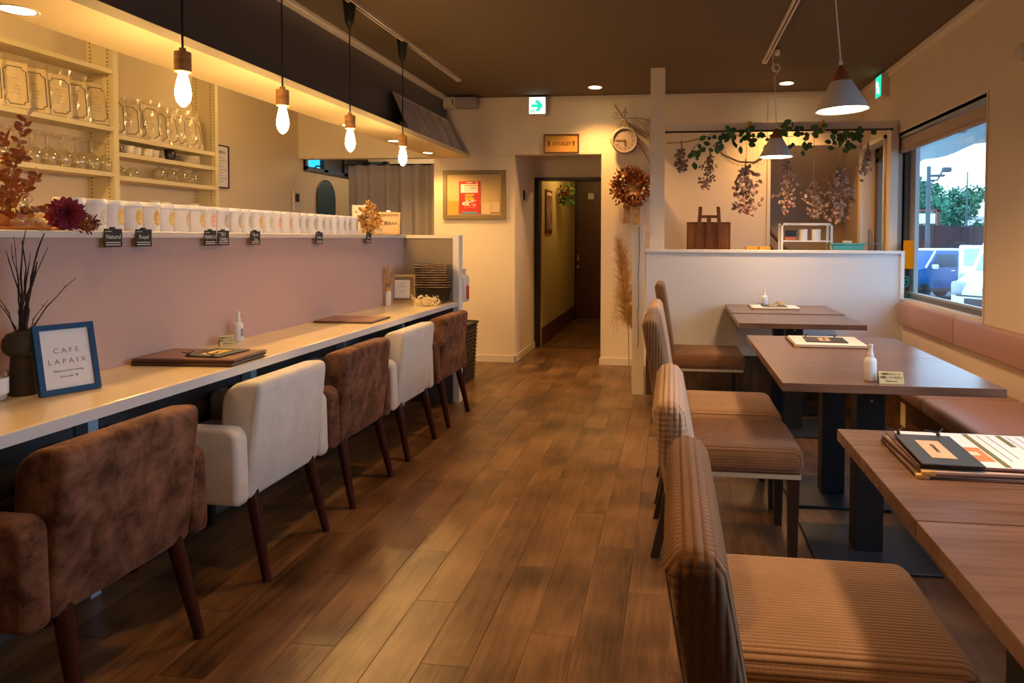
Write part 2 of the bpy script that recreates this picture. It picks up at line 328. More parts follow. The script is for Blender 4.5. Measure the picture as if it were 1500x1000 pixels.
M_ = dict(
 wall=mat('wallpaper', (.80,.70,.56), .85, bump=.25, bscale=320),
 kwall=mat('kitchen_wall', (.74,.62,.44), .85, bump=.2, bscale=320),
 rwall=mat('right_wallpaper', (.70,.58,.46), .85, bump=.25, bscale=320),
 ceil=mat('ceiling_dark', (.135,.10,.060), .9, bump=.3, bscale=260),
 dwall=mat('soffit_wall_dark', (.16,.135,.115), .9, bump=.3, bscale=260),
 soff=mat('soffit_cream', (.84,.70,.40), .6),
 trim=mat('trim_cream', (.74,.66,.56), .5),
 pink=mat('pink_wall', (.55,.375,.325), .8, bump=.25, bscale=320),
 taupe=mat('taupe_panel', (.27,.21,.16), .8, bump=.2, bscale=320),
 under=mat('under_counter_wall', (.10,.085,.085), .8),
 hwall=mat('half_wall_white', (.74,.73,.74), .75, bump=.25, bscale=320),
 white=mat('white_paint', (.80,.78,.75), .45),
 counter=mat('counter_laminate', (.74,.62,.42), .22, noise=.04, nscale=5),
 cedge=mat('counter_edge', (.62,.62,.62), .4),
 ctop=mat('ledge_top', (.72,.64,.54), .4),
 shelf=mat('shelf_wood_cream', (.78,.68,.42), .5),
 floorw=wood_planks('floor_planks', (.038,.018,.008), (.125,.063,.028), (.235,.130,.062), .36, blot=.55, rnd=.05),
 wain=wood_planks('wainscot_planks', (.05,.028,.017), (.12,.065,.036), (.20,.115,.07), .45, axis=2),
 benchw=wood_planks('bench_planks', (.05,.022,.010), (.13,.058,.022), (.20,.095,.04), .45, axis=1),
 walnut=wood_planks('walnut_laminate', (.115,.060,.038), (.20,.112,.075), (.27,.165,.115), .26, axis=0, grain=.9),
 walnute=mat('walnut_edge', (.10,.05,.028), .5, noise=.25, nscale=4, stretch=(3,3,60)),
 brownv=velvet('brown_velvet', (.065,.029,.018), (.25,.125,.080), .35),
 creamv=velvet('cream_velvet', (.58,.56,.53), (.66,.64,.61), .3),
 ribbr=ribbed('brown_ribbed_cover', (.17,.082,.036), (.23,.115,.052), 0),
 ribbrb=ribbed('brown_ribbed_back', (.17,.082,.036), (.23,.115,.052), 1),
 ribtan=ribbed('tan_ribbed_cover', (.40,.25,.16), (.48,.31,.205), 0),
 ribtanb=ribbed('tan_ribbed_back', (.46,.31,.21), (.54,.37,.26), 1),
 lining=mat('pale_lining', (.42,.36,.28), .8),
 legred=mat('mahogany_leg', (.036,.008,.005), .3, spec=.35, noise=.3, nscale=6, stretch=(20,20,2)),
 legdark=mat('dark_wood_leg', (.028,.014,.010), .4),
 black=mat('black_metal', (.010,.011,.014), .45),
 blackplate=mat('black_base_plate', (.020,.024,.032), .38, noise=.2, nscale=9),
 blackp=mat('black_plastic', (.012,.011,.010), .4),
 steel=mat('steel', (.45,.48,.52), .3, metal=1.0),
 postblue=mat('pale_steel_post', (.55,.68,.78), .35),
 leather=mat('dusty_rose_vinyl', (.42,.245,.205), .40, bump=.15, bscale=150),
 lampw=mat('lamp_shade_paint', (.62,.55,.52), .5),
 lampi=mat('lamp_inner_white', (.85,.82,.78), .5),
 lampwood=mat('lamp_wood', (.30,.085,.025), .4, noise=.3, nscale=4, stretch=(4,4,30)),
 capwood=mat('socket_wood', (.62,.30,.08), .5, noise=.2, nscale=5, stretch=(3,3,40)),
 bulb=emis('bulb_glow', (1.0,.62,.26), 115),
 diff=emis('lamp_diffuser', (1.0,.70,.42), 18),
 dlglow=emis('downlight_glow', (1.0,.74,.40), 22),
 cordw=mat('white_cord', (.75,.72,.70), .5),
 exitg=emis('exit_green', (.02,.62,.38), 1.1),
 exitw=emis('exit_white', (.85,1.0,.93), 1.25),
 jar=mat('jar_white', (.82,.79,.78), .35),
 paper=mat('paper_white', (.80,.79,.80), .7),
 paperc=mat('paper_cream', (.80,.68,.45), .7),
 cardy=mat('card_yellow', (.72,.58,.30), .7),
 kraft=mat('kraft_card', (.62,.44,.28), .8, noise=.08, nscale=40),
 ink=mat('ink', (.05,.05,.06), .8),
 inkg=mat('ink_grey', (.28,.28,.33), .8),
 inkbr=mat('ink_brown', (.10,.035,.01), .8),
 chalk=mat('chalk_black', (.025,.024,.023), .7),
 chalkw=mat('chalk_white', (.75,.72,.68), .8),
 blueframe=mat('blue_frame', (.002,.040,.125), .45, spec=.3),
 vased=mat('dark_stoneware', (.040,.028,.015), .65, noise=.25, nscale=25, bump=.3, bscale=80),
 twig=mat('dark_twig', (.018,.012,.010), .7),
 menubr=mat('brown_leatherette', (.085,.030,.018), .45, bump=.3, bscale=200),
 menupage=mat('menu_page', (.62,.47,.38), .55),
 menublk=mat('dark_clipboard', (.030,.036,.045), .5),
 sleeve=mat('menu_sleeve', (.26,.13,.095), .35),
 yelcard=mat('yellow_card', (.72,.50,.10), .6),
 olive=mat('olive_ink', (.16,.15,.05), .7),
 foodo=mat('orange_print', (.62,.22,.07), .6),
 frost=mat('frosted_bottle', (.80,.82,.86), .3, spec=.5),
 wicker=mat('black_wicker', (.020,.012,.008), .5),
 wire=mat('bronze_wire', (.045,.025,.014), .45),
 wirer=mat('bronze_rim', (.15,.085,.05), .35),
 pampas=mat('pampas', (.62,.44,.22), .95, noise=.2, nscale=30),
 pampasd=mat('pampas_golden', (.52,.31,.11), .95, noise=.25, nscale=20),
 hydr=mat('cream_dried_grass', (.85,.72,.42), .9, noise=.15, nscale=40),
 dried=mat('dried_mauve_leaves', (.19,.095,.066), .85, c2=(.42,.26,.195), nscale=22),
 stemd=mat('dried_stem', (.30,.20,.12), .8),
 euc=mat('eucalyptus_copper', (.24,.075,.022), .6, c2=(.55,.22,.08), nscale=14),
 dahlia=mat('burgundy_petal', (.12,.008,.022), .6, c2=(.42,.04,.06), nscale=25),
 ivy=mat('ivy_green', (.025,.085,.018), .45, c2=(.06,.17,.03), nscale=30),
 wreath=mat('rust_wreath', (.12,.028,.008), .85, c2=(.33,.105,.022), nscale=22),
 cotton=mat('cotton_white', (.80,.68,.52), .9),
 gold=mat('gold_leaf', (.25,.10,.012), .4, metal=.5, c2=(.90,.58,.20), nscale=45),
 woodl=mat('light_wood', (.55,.36,.18), .5, noise=.12, nscale=5, stretch=(4,4,30)),
 woodo=mat('easel_wood', (.24,.085,.022), .45, noise=.2, nscale=4, stretch=(20,20,3)),
 boardo=mat('easel_board', (.36,.145,.035), .5, noise=.25, nscale=5),
 signy=mat('sign_yellow_wood', (.62,.34,.07), .5, noise=.08, nscale=6),
 signf=mat('sign_brown_frame', (.10,.03,.012), .4),
 olivef=mat('olive_board_frame', (.23,.165,.07), .5),
 corkb=mat('cork_board', (.62,.45,.23), .9, noise=.1, nscale=120),
 red=mat('red_poster', (.62,.022,.015), .5),
 bluep=mat('blue_print', (.08,.32,.55), .5),
 yel=mat('yellow_print', (.75,.40,.03), .6),
 cork2=mat('memo_paper', (.72,.54,.33), .8),
 clockf=mat('clock_frame', (.27,.235,.22), .5),
 clockd=mat('clock_dial', (.26,.22,.205), .55),
 iron=mat('bracket_iron', (.40,.30,.20), .5),
 branch=mat('golden_branch', (.38,.21,.06), .7, noise=.25, nscale=30),
 twine=mat('hemp_twine', (.50,.36,.20), .9),
 spk=mat('speaker_grey', (.36,.31,.30), .6),
 spkw=mat('speaker_cream', (.68,.58,.50), .5),
 framegrey=mat('photo_grey', (.50,.44,.42), .25, c2=(.66,.60,.58), nscale=6),
 framew=mat('photo_frame_pale', (.60,.50,.44), .45),
 doorbr=mat('brown_door', (.095,.032,.016), .4, noise=.2, nscale=4, stretch=(30,30,2)),
 framedk=mat('dark_door_frame', (.016,.008,.006), .4),
 corrw=mat('corridor_wallpaper', (.50,.40,.19), .8, noise=.1, nscale=60, bump=.3, bscale=120),
 posterp=mat('violet_poster', (.16,.06,.06), .5, c2=(.40,.26,.22), nscale=7),
 curtain=mat('taupe_curtain', (.34,.31,.34), .85),
 kdark=mat('kitchen_dark_frame', (.020,.012,.014), .4),
 bluedoor=mat('blue_grey_door', (.06,.12,.16), .4),
 mirror=mat('mirror_glass', (.75,.75,.75), .03, metal=1.0),
 bronze=mat('bronze_door_frame', (.10,.068,.035), .4),
 alu=mat('window_aluminium', (.10,.105,.11), .35),
 alul=mat('window_aluminium_light', (.35,.36,.37), .35),
 blind=mat('roller_blind', (.48,.36,.28), .8),
 teal=mat('teal_plastic', (.09,.42,.40), .4),
 stairg=mat('stairwell_wall', (.36,.28,.22), .85),
 handrail=mat('handrail_wood', (.12,.045,.015), .5),
 stairpan=mat('stair_side_panel', (.02,.016,.014), .5),
 orange=mat('orange_card', (.80,.20,.002), .8, spec=.05),
 asphalt=mat('asphalt', (.07,.075,.08), .9, noise=.15, nscale=3),
 fence=mat('maroon_fence', (.028,.010,.014), .7),
 bluecar=mat('blue_car_paint', (.003,.085,.26), .3),
 whitecar=mat('white_car_paint', (.80,.82,.84), .25),
 carglass=mat('car_glass', (.05,.08,.11), .08),
 tyre=mat('tyre', (.015,.015,.016), .8),
 headl=mat('headlamp', (.36,.42,.48), .12),
 plate=mat('licence_plate', (.75,.62,.05), .5),
 foliage=mat('tree_green', (.02,.13,.07), .8, c2=(.08,.30,.17), nscale=2),
 bark=mat('bark', (.06,.05,.045), .9),
 polem=mat('lamp_post_metal', (.05,.07,.09), .5),
 awn=mat('awning_canvas', (.30,.40,.46), .8),
 plantp=mat('green_pot', (.03,.12,.06), .5),
 redsign=mat('red_steel_frame', (.25,.03,.04), .5),
 cup=mat('porcelain_white', (.80,.74,.62), .3),
 darkmug=mat('dark_mug', (.02,.02,.022), .35),
 jarblue=mat('slate_cup', (.07,.09,.12), .4),
 salmon=mat('salmon_box', (.62,.17,.07), .6),
 pink2=mat('pink_dot', (.72,.28,.26), .7),
 orange2=mat('orange_tissue', (.70,.25,.05), .7),
 shutter=mat('light_grey_wall_fitting', (.60,.53,.46), .5),
 redbag=mat('red_label', (.45,.05,.04), .5),
)
M_['glass'] = thin_glass('window_glass', (.93,.97,1.0), .025)
M_['cyanglass'] = thin_glass('tinted_glass', (.16,.55,.62), .05)
M_['bottleglass'] = thin_glass('drinking_glass', (.92,.88,.78), .22, film=.10, fc=(1,.9,.7))
M_['bag'] = thin_glass('clear_plastic_bag', (.97,.95,.90), .07, .22, film=.10, fc=(1,.90,.68))
M_['tumbler'] = thin_glass('tumbler_glass', (.9,.9,.9), .14)
M_['labels'] = [mat('tea_label_%d' % i, tuple(x*.8 for x in c), .5, c2=tuple(min(1,x*1.25+.08) for x in c), nscale=170) for i, c in enumerate([(.52,.50,.33),(.50,.48,.40),(.62,.42,.08),(.62,.40,.06),(.60,.38,.10),(.62,.42,.10),(.60,.38,.20),(.66,.36,.30),(.42,.34,.27),(.45,.40,.34)])]

# ================================================================== SETTING
# ---- floor with its planks
g = G().box(-1.97, 1.70, -2.6, 6.41, -.06, -.012).box(-1.60, -.55, 6.41, 10.2, -.06, -.012).box(-3.9, -1.97, -2.6, 9.0, -.06, -.004).box(.5, 1.9, 6.41, 7.6, -.06, -.004)
fl = struct('floor', g, M_['floorw'])
_pl = {}
def plank(parent, x, y0, y1, w, matk='floorw', z=0.0):
    L = round(y1-y0, 3); key = (L, w, matk)
    if L < .04: return
    if key not in _pl:
        e = .0004
        q = G(); a, b = w/2-e, L/2-e
        q.add([(-a,-b,-.012),(a,-b,-.012),(a,b,-.012),(-a,b,-.012),(-a,-b,-.0007),(a,-b,-.0007),(a,b,-.0007),(-a,b,-.0007),
               (-a+.0012,-b+.0007,0),(a-.0012,-b+.0007,0),(a-.0012,b-.0007,0),(-a+.0012,b-.0007,0)],
              [(0,1,5,4),(1,2,6,5),(2,3,7,6),(3,0,4,7),(4,5,9,8),(5,6,10,9),(6,7,11,10),(7,4,8,11),(8,9,10,11)])
        o = obj('plank', q, M_[matk], parent); _pl[key] = o.data
    else:
        o = bpy.data.objects.new('plank', _pl[key]); COL.objects.link(o); o.parent = parent
    o.location = (x, (y0+y1)/2, z)
PW, PLN = .138, .92
def lay(x0, x1, y0, y1, off):
    n = int(round((x1-x0)/PW)); w = round((x1-x0)/n, 4)
    for i in range(n):
        y = y0 - off[i % len(off)]*PLN
        while y < y1:
            a, b = max(y, y0), min(y+PLN, y1)
            plank(fl, x0+(i+.5)*w, round(a, 3), round(b, 3), w); y += PLN
OFF = [0, .35, .7, .15, .5, .85, .3, .62]
lay(-1.95, 1.25, .3, 6.41, OFF); lay(-1.51, -.68, 6.41, 7.36, OFF); lay(-1.45, -.60, 7.40, 10.06, OFF)

# ---- ceiling
struct('ceiling', G().box(-2.19, 1.80, -2.6, 6.41, 2.53, 2.60).box(-3.9, -2.19, -2.6, 6.55, 2.53, 2.60).box(-3.9, -2.2, 6.55, 9.0, 2.3, 2.4)
       .box(-1.6, -.5, 6.45, 7.40, 2.53, 2.6).box(-1.6, -.5, 7.4, 10.2, 2.35, 2.45).box(.5, 1.9, 6.45, 7.6, 2.53, 2.6), M_['ceil'])
# ---- back wall: pier, lintels, openings
g = G()
g.box(-2.31, -1.51, 6.41, 6.53, 0, 2.53)                     # pier with notice board
g.box(-1.51, -.68, 6.41, 6.53, 1.99, 2.53)                   # above recess
g.box(-.68, .867, 6.41, 6.53, 0, 2.53)
g.box(.867, 1.68, 6.41, 6.53, 2.05, 2.53)                    # above stair opening
g.box(-3.82, -2.31, 6.41, 6.53, 1.972, 2.53)                 # kitchen lintel
struct('wall_back', g, M_['wall'])
# recess & corridor
g = G(); g.box(-1.60, -1.51, 6.53, 7.40, 0, 2.53).box(-.68, -.60, 6.53, 7.40, 0, 2.53).box(-1.51, -.68, 7.36, 7.44, 1.854, 2.53)
struct('wall_recess', g, M_['wall'])
g = G(); g.box(-1.53, -1.45, 7.44, 10.10, 0, 2.35).box(-.60, -.52, 7.40, 10.10, 0, 2.35).box(-1.45, -.60, 10.07, 10.15, 0, 2.35)
struct('wall_corridor', g, M_['corrw'])
g = G(); g.box(-1.535, -1.46, 7.33, 7.45, 0, 1.854).box(-.70, -.62, 7.33, 7.45, 0, 1.854).box(-1.46, -.70, 7.33, 7.45, 1.822, 1.854)
dj = struct('door_1', g, M_['framedk']); dj['label'] = 'dark door frame at the end of the recess'
obj('door_threshold', G().box(-1.46, -.70, 7.33, 7.37, 0, .006), M_['signf'], dj)
obj('baseboard', G().box(-1.45, -1.435, 7.45, 10.05, 0, .20), M_['doorbr'], dj)
# toilet door at corridor end
d2 = struct('door_2', G().box(-1.43, -.62, 10.03, 10.07, 0, 2.03), M_['doorbr'])
obj('door_frame', G().box(-1.45, -1.425, 10.00, 10.07, 0, 2.08).box(-1.45, -.6, 10.0, 10.07, 2.03, 2.09), M_['framedk'], d2)
obj('door_pane', G().rbox(-1.275, -1.155, 10.022, 10.032, 1.755, 1.875, .004), M_['signf'], d2)
obj('pane', G().box(-1.26, -1.17, 10.018, 10.024, 1.77, 1.86), M_['paper'], d2)
obj('door_knob', G().sphere((-1.40, 10.0, .77), .024, 10, 6), M_['gold'], d2, True)
obj('door_lock', G().box(-1.415, -1.39, 10.02, 10.032, .86, .95), M_['gold'], d2)
# stair lobby
g = G(); g.box(.60, .867, 6.53, 7.08, 0, 2.53).box(.60, 1.9, 7.02, 7.10, 0, 2.53).box(1.68, 1.82, 6.53, 7.02, 0, 2.53)
struct('wall_stairwell', g, M_['stairg'])
# ---- right wall with the windows and the entrance
XR = 1.68
g = G()
g.box(XR, 1.82, 3.93, 5.48, 0, .76).box(XR, 1.82, 3.93, 5.48, 1.995, 2.53)
g.box(XR, 1.82, 2.95, 3.93, 0, 2.53)
g.box(XR, 1.82, .55, 2.95, 0, .76).box(XR, 1.82, .55, 2.95, 1.995, 2.53)
g.box(XR, 1.82, -2.6, .55, 0, 2.53)
g.box(XR, 1.82, 5.48, 5.72, 0, 2.53).box(XR, 1.82, 5.72, 6.36, 2.0, 2.53).box(XR, 1.82, 6.36, 6.53, 0, 2.53)
struct('wall_right', g, M_['rwall'])
struct('wall_front', G().box(-3.9, 1.82, -2.7, -2.6, 0, 2.6), M_['wall'])
# ---- kitchen left wall with high window beyond the lintel
XK = -3.70
g = G(); g.box(XK-.1, XK, -2.6, 6.50, 0, 2.53).box(XK-.1, XK, 6.50, 7.90, 0, 1.88).box(XK-.1, XK, 6.50, 7.9, 2.12, 2.53).box(XK-.1, -2.2, 7.9, 8.0, 0, 1.96).box(XK-.1, -2.2, 7.9, 8.0, 2.02, 2.53)
struct('wall_left', g, M_['kwall'])
struct('wall_kitchen_end', G().box(-2.31, -2.20, 6.53, 8.0, 0, 2.53), M_['kwall'])
# ---- dark bulkhead wall, soffit slab, cornice
struct('wall_bulkhead', G().box(-2.29, -2.18, -2.6, 6.41, 2.0, 2.53), M_['dwall'])
struct('trim_1', G().box(-2.302, -1.955, -2.6, 6.41, 1.964, 2.0), M_['soff'], label='cream soffit slab over the counter')
struct('trim_2', G().box(-2.18, -2.150, -2.6, 6.41, 2.497, 2.53).box(-2.15, -2.135, -2.6, 6.41, 2.51, 2.53), M_['trim'], label='cream cornice along the dark bulkhead')
struct('trim_3', G().box(-2.18, 1.68, 6.385, 6.41, 2.50, 2.53).box(-2.18, 1.68, 6.395, 6.41, 2.485, 2.50), M_['trim'])
struct('trim_4', G().box(1.655, 1.68, -2.6, 6.41, 2.50, 2.53).box(1.668, 1.68, -2.6, 6.41, 2.48, 2.50), M_['trim'])
struct('trim_7', G().box(-2.31, -1.505, 6.403, 6.412, 1.986, 1.994), M_['trim'])
struct('trim_5', G().box(.845, .875, 6.395, 6.41, 0, 2.485), M_['trim'])
# ---- counter wall (pink) with ledge
struct('wall_counter', G().box(-2.07, -1.95, -2.6, 4.81, 0.70, 1.192), M_['pink'])
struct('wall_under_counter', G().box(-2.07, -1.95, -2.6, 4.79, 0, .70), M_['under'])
struct('trim_6', G().rbox(-2.27, -1.932, -2.6, 4.83, 1.192, 1.216, .004), M_['ctop'], label='cream ledge on top of the pink counter wall')
g = G().box(-1.95, -1.58, 4.78, 4.81, 0.70, 1.192)
ep = struct('wall_counter_end', g, M_['taupe'])
obj('panel_cap', G().box(-1.932, -1.58, 4.775, 4.83, 1.192, 1.216), M_['trim'], ep)
obj('end_post', G().box(-1.582, -1.537, 4.777, 4.86, 0, 1.216), M_['white'], ep)
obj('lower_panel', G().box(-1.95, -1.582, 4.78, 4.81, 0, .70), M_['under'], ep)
# ---- baseboards
g = G().box(-2.31, -1.50, 6.398, 6.41, 0, .065).box(-1.51, -1.498, 6.398, 7.33, 0, .065).box(-.692, .1, 6.398, 6.41, 0, .065)
struct('baseboard_back', g, M_['trim'])
# ---- half wall, wainscot, post, pillar, beam
hw = struct('partition_half_wall', G().box(-.205, 1.68, 5.24, 5.36, .317, 1.092), M_['hwall'], label='white waist-high partition behind the far table')
obj('partition_cap', G().rbox(-.215, 1.68, 5.225, 5.375, 1.092, 1.115, .003), M_['white'], hw)
obj('partition_end_board', G().box(1.655, 1.68, 5.222, 5.24, .76, 1.115), M_['white'], hw)
obj('partition_skirting', G().box(-.205, 1.68, 5.228, 5.24, .317, .354), M_['white'], hw)
obj('partition_core', G().box(-.205, 1.68, 5.25, 5.36, 0, .317), M_['under'], hw)
for i in range(11):
    w = .1335; q = G().box(-w/2+.0008, w/2-.0008, -.01, 0, .004, .315); o = obj('plank', q, M_['wain'], hw); o.location = (-.205+w*(i+.5), 5.25, 0)
ps = struct('column_post', G().box(-.31, -.222, 5.215, 5.255, 0, 1.30), M_['trim'], label='cream post with a cable at the aisle end of the partition')
obj('cable', G().tube([(-.262,5.21,1.29),(-.258,5.208,1.1),(-.265,5.208,.9),(-.262,5.207,.7),(-.268,5.208,.62),(-.262,5.208,.45),(-.268,5.208,.36)], .0025, 5), M_['blackp'], ps)
struct('pillar_column', G().box(-.188, -.075, 5.40, 5.50, 1.115, 2.53), M_['trim'], label='cream square pillar from the partition to the ceiling')
struct('beam_header', G().box(-.075, 1.68, 5.40, 5.48, 2.035, 2.095).box(1.625, 1.68, 5.40, 5.50, 1.115, 2.04), M_['trim'], label='cream header beam between pillar and window wall')

# ---- windows
def window(name, y0, y1, z0, z1, blindz=None, mull=None):
    w = struct(name, G().box(1.745, 1.80, y0, y0+.045, z0, z1).box(1.745, 1.80, y1-.09, y1, z0, z1).box(1.735, 1.79, y0, y1, z0, z0+.035).box(1.735, 1.79, y0, y1, z1-.04, z1), M_['alu'])
    obj('window_casing', G().box(1.672, 1.745, y0-.012, y0, z0-.012, z1+.012).box(1.672, 1.745, y1, y1+.012, z0-.012, z1+.012).box(1.672, 1.745, y0, y1, z0-.014, z0).box(1.672, 1.745, y0, y1, z1, z1+.012), M_['trim'], w)
    obj('window_sash', G().box(1.765, 1.795, y1-.20, y1-.09, z0+.035, z1-.04).box(1.745, 1.772, y0+.045, y1-.06, z0+.035, z0+.05), M_['alul'], w)
    obj('pane', G().box(1.780, 1.784, y0+.02, y1-.03, z0+.02, z1-.02), M_['glass'], w)
    obj('jamb_liner', G().box(1.681, 1.735, y1-.004, y1, z0, z1).box(1.681, 1.735, y0, y0+.004, z0, z1), M_['white'], w)
    obj('window_sill', G().box(1.685, 1.735, y0, y1, z0-.002, z0+.006), M_['white'], w)
    return w
w1 = window('window_1', 3.93, 5.48, .76, 1.995)
w2 = window('window_2', .55, 2.95, .76, 1.995)
# door to the street
d3 = struct('door_3', G().box(1.78, 1.83, 5.72, 5.79, 0, 2.0).box(1.78, 1.83, 6.26, 6.36, 0, 2.0).box(1.78, 1.83, 5.72, 6.36, 1.88, 2.0).box(1.78, 1.83, 5.72, 6.36, 0, .12), M_['bronze'])
obj('pane', G().box(1.80, 1.804, 5.76, 6.30, .1, 1.92), M_['glass'], d3)
obj('door_casing', G().box(1.66, 1.68, 5.69, 5.72, 0, 2.03).box(1.66, 1.68, 6.36, 6.385, 0, 2.03).box(1.66, 1.68, 5.69, 6.385, 2.0, 2.03), M_['trim'], d3)
obj('door_closer', G().rbox(1.74, 1.78, 5.95, 6.2, 1.90, 1.955, .006), M_['framedk'], d3)
obj('door_handle', G().tube([(1.78,6.27,1.02),(1.74,6.27,1.02),(1.74,6.27,1.16),(1.78,6.27,1.16)], .009, 6), M_['steel'], d3)
# kitchen high window + far glazed wall
kw = struct('window_3', G().box(XK-.02, XK+.03, 6.50, 7.90, 1.865, 1.91).box(XK-.02, XK+.03, 6.50, 6.54, 1.88, 2.13).box(XK-.02, XK+.03, 6.86, 6.94, 1.88, 2.13).box(XK-.02, XK+.03, 6.5, 7.9, 2.10, 2.14).box(XK-.02, XK+.03, 7.3, 7.38, 1.88, 2.13), M_['kdark'])
obj('pane', G().box(XK-.06, XK-.056, 6.50, 7.9, 1.88, 2.13), M_['cyanglass'], kw)
obj('window_handle', G().tube([(XK+.03,6.66,1.90),(XK+.05,6.66,1.925),(XK+.055,6.76,1.932),(XK+.05,6.80,1.92)], .008, 6), M_['kdark'], kw)
obj('shutter_panel', G().box(XK-.01, XK+.01, 6.94, 7.90, 1.90, 2.12), M_['kdark'], kw)
d4 = struct('door_4', G().box(-3.69, -3.62, 7.82, 7.9, 0, 2.1).box(-3.45, -3.40, 7.82, 7.9, 0, 2.1), M_['kdark'])
obj('door_panel', G().box(-3.62, -3.45, 7.86, 7.89, 0, 2.1), M_['bluedoor'], d4)
obj('door_panel', G().box(-3.40, -2.9, 7.86, 7.89, 0, 1.9), M_['bluedoor'], d4)

# ================================================================== COUNTER
ct = thing('counter', 'long cream counter top running along the pink wall', 'counter', (-1.75, 1.2, 0))
q = G(at(1.75, -1.2, 0)).rbox(-1.95, -1.552, -2.5, 4.775, .702, .736, .003); q.k = 1; q.box(-1.553, -1.549, -2.5, 4.775, .703, .733)
obj('counter_top', q, [M_['counter'], M_['cedge']], ct)
for y_ in (.30, 1.16, 2.03, 2.90, 3.77, 4.64):
    obj('support_post', G(at(1.75, -1.2, 0)).box(-1.945, -1.90, y_-.02, y_+.02, 0, .702), M_['postblue'], ct)

# ---- armchairs
def leg_round(p0, p1, r0, r1): return G().tube([p0, p1], [r0, r1], 12)
def make_armchair(vm, label):
    t = thing('armchair', label, 'armchair', (-1.67, 0, 0), 0, 'velvet armchairs along the counter')
    pr = [(.150,.29)] + [(.128-.002*i, .29+.035*i) for i in range(1, 10)]
    n = 7
    for i in range(n+1):
        a = PI - (PI/2)*i/n; pr.append((.110+.075+.075*math.cos(a), .625+.072*math.sin(a)))
    pr += [(.215,.700),(.232,.697),(.243,.686),(.247,.665),(.250,.5),(.250,.305),(.243,.292)]
    obj('backrest', G().prism(pr, 'y', -.231, .231, .018, 3, lambda x, y, z: (x-.026+(z-.29)*.125+(.03*(.5-z) if x < .2 else 0), y*(1-.02*max(0, z-.5)/.2), z)), vm, t, True)
    for s in (-1, 1):
        a0, a1 = sorted((s*.234, s*.306))
        n = 6; ap = [(-.265,.30),(-.262,.52)]
        ap += [(-.225+.037*math.cos(PI-PI/2*i/n), .525+.03*math.sin(PI-PI/2*i/n)) for i in range(n+1)]
        ap += [(.185+.045*math.cos(PI/2-PI/2*i/n), .51+.045*math.sin(PI/2-PI/2*i/n)) for i in range(n+1)]
        ap += [(.235,.31),(.228,.293)]
        obj('armrest', G().prism(ap, 'y', a0, a1, .018, 3), vm, t, True)
    obj('seat', G().rbox(-.262, .140, -.233, .233, .30, .44, .03, 3), vm, t, True)
    for sx in (-1, 1):
        for sy in (-1, 1):
            tx = .205 if sx > 0 else -.21; bx = .272 if sx > 0 else -.235
            obj('leg', leg_round((tx, sy*.185, .31), (bx, sy*.205, 0), .023, .0145), M_['legred'], t, True, flat_angle=40)
    return t
ac = make_armchair(M_['brownv'], 'brown velvet armchair beside the blue picture frame, closest to the camera')
ac.location.y = 1.652
cc = make_armchair(M_['creamv'], 'large cream velvet armchair between the first two brown ones')
cc.location.y = 2.402
copy_tree(ac, (-1.67, 3.045, 0), 0, 'brown velvet armchair standing between the two cream armchairs')
copy_tree(cc, (-1.675, 3.69, 0), 0, 'smaller-looking cream velvet armchair second from the far counter end')
copy_tree(ac, (-1.67, 4.34, 0), 0, 'brown velvet armchair at the far counter end beside the black wicker bin')

# ---- ribbed dining chairs
def make_dining(cm, bmt, label):
    t = thing('dining_chair', label, 'chair', (0,0,0), 0, 'ribbed-cover dining chairs by the tables')
    def sf(x, y, z):
        if z > .40: z += .016*(1-min(1, (x/.27)**2))*(1-min(1, (y/.22)**2))
        if z < .36 : z += 0
        return (x, y, z)
    bm = G().rbox(-.215, .285, -.215, .215, .332, .437, .040, 5, sf)
    obj('seat', bm, cm, t, True)
    obj('seat_lining', G().box(-.20, .272, -.203, .203, .322, .338), M_['lining'], t)
    # back: curved profile leaning backwards
    rear = []; front = []
    for i in range(11):
        k = i/10; z = .30+k*.575; x = -.245 - .068*k**1.5
        rear.append((x, z)); front.append((x+.075-.012*k, z))
    top = [(-.300,.893),(-.282,.898),(-.262,.892)]
    obj('backrest', G().prism(rear+top+front[::-1], 'y', -.208, .208, .020, 3), bmt, t, True)
    for s in (-1, 1):
        obj('leg', G().prism([(.225,.34),(.268,.34),(.262,0),(.232,0)], 'y', s*.178-.02, s*.178+.02, .002, 1), M_['legdark'], t)
        pr = [(-.180,.34),(-.188,.25),(-.205,.15),(-.230,.05),(-.242,0),(-.275,0),(-.262,.06),(-.240,.16),(-.228,.25),(-.222,.34)]
        obj('leg', G().prism(pr, 'y', s*.178-.018, s*.178+.018, .002, 1), M_['legdark'], t)
    return t
ca = make_dining(M_['ribbr'], M_['ribbrb'], 'brown ribbed dining chair nearest the camera, only its backrest showing'); ca.location = (.305, .86, 0)
cb = make_dining(M_['ribtan'], M_['ribtanb'], 'tan ribbed dining chair behind the nearest one, broad seat pulled out'); cb.location = (.275, 1.47, 0)
copy_tree(ca, (.198, 2.735, 0), 0, 'brown ribbed dining chair at the near half of the middle table')
copy_tree(cb, (.198, 3.26, 0), 0, 'tan ribbed dining chair at the far half of the middle table')
copy_tree(ca, (.190, 4.74, 0), 0, 'brown ribbed dining chair farthest back, at the table by the partition')

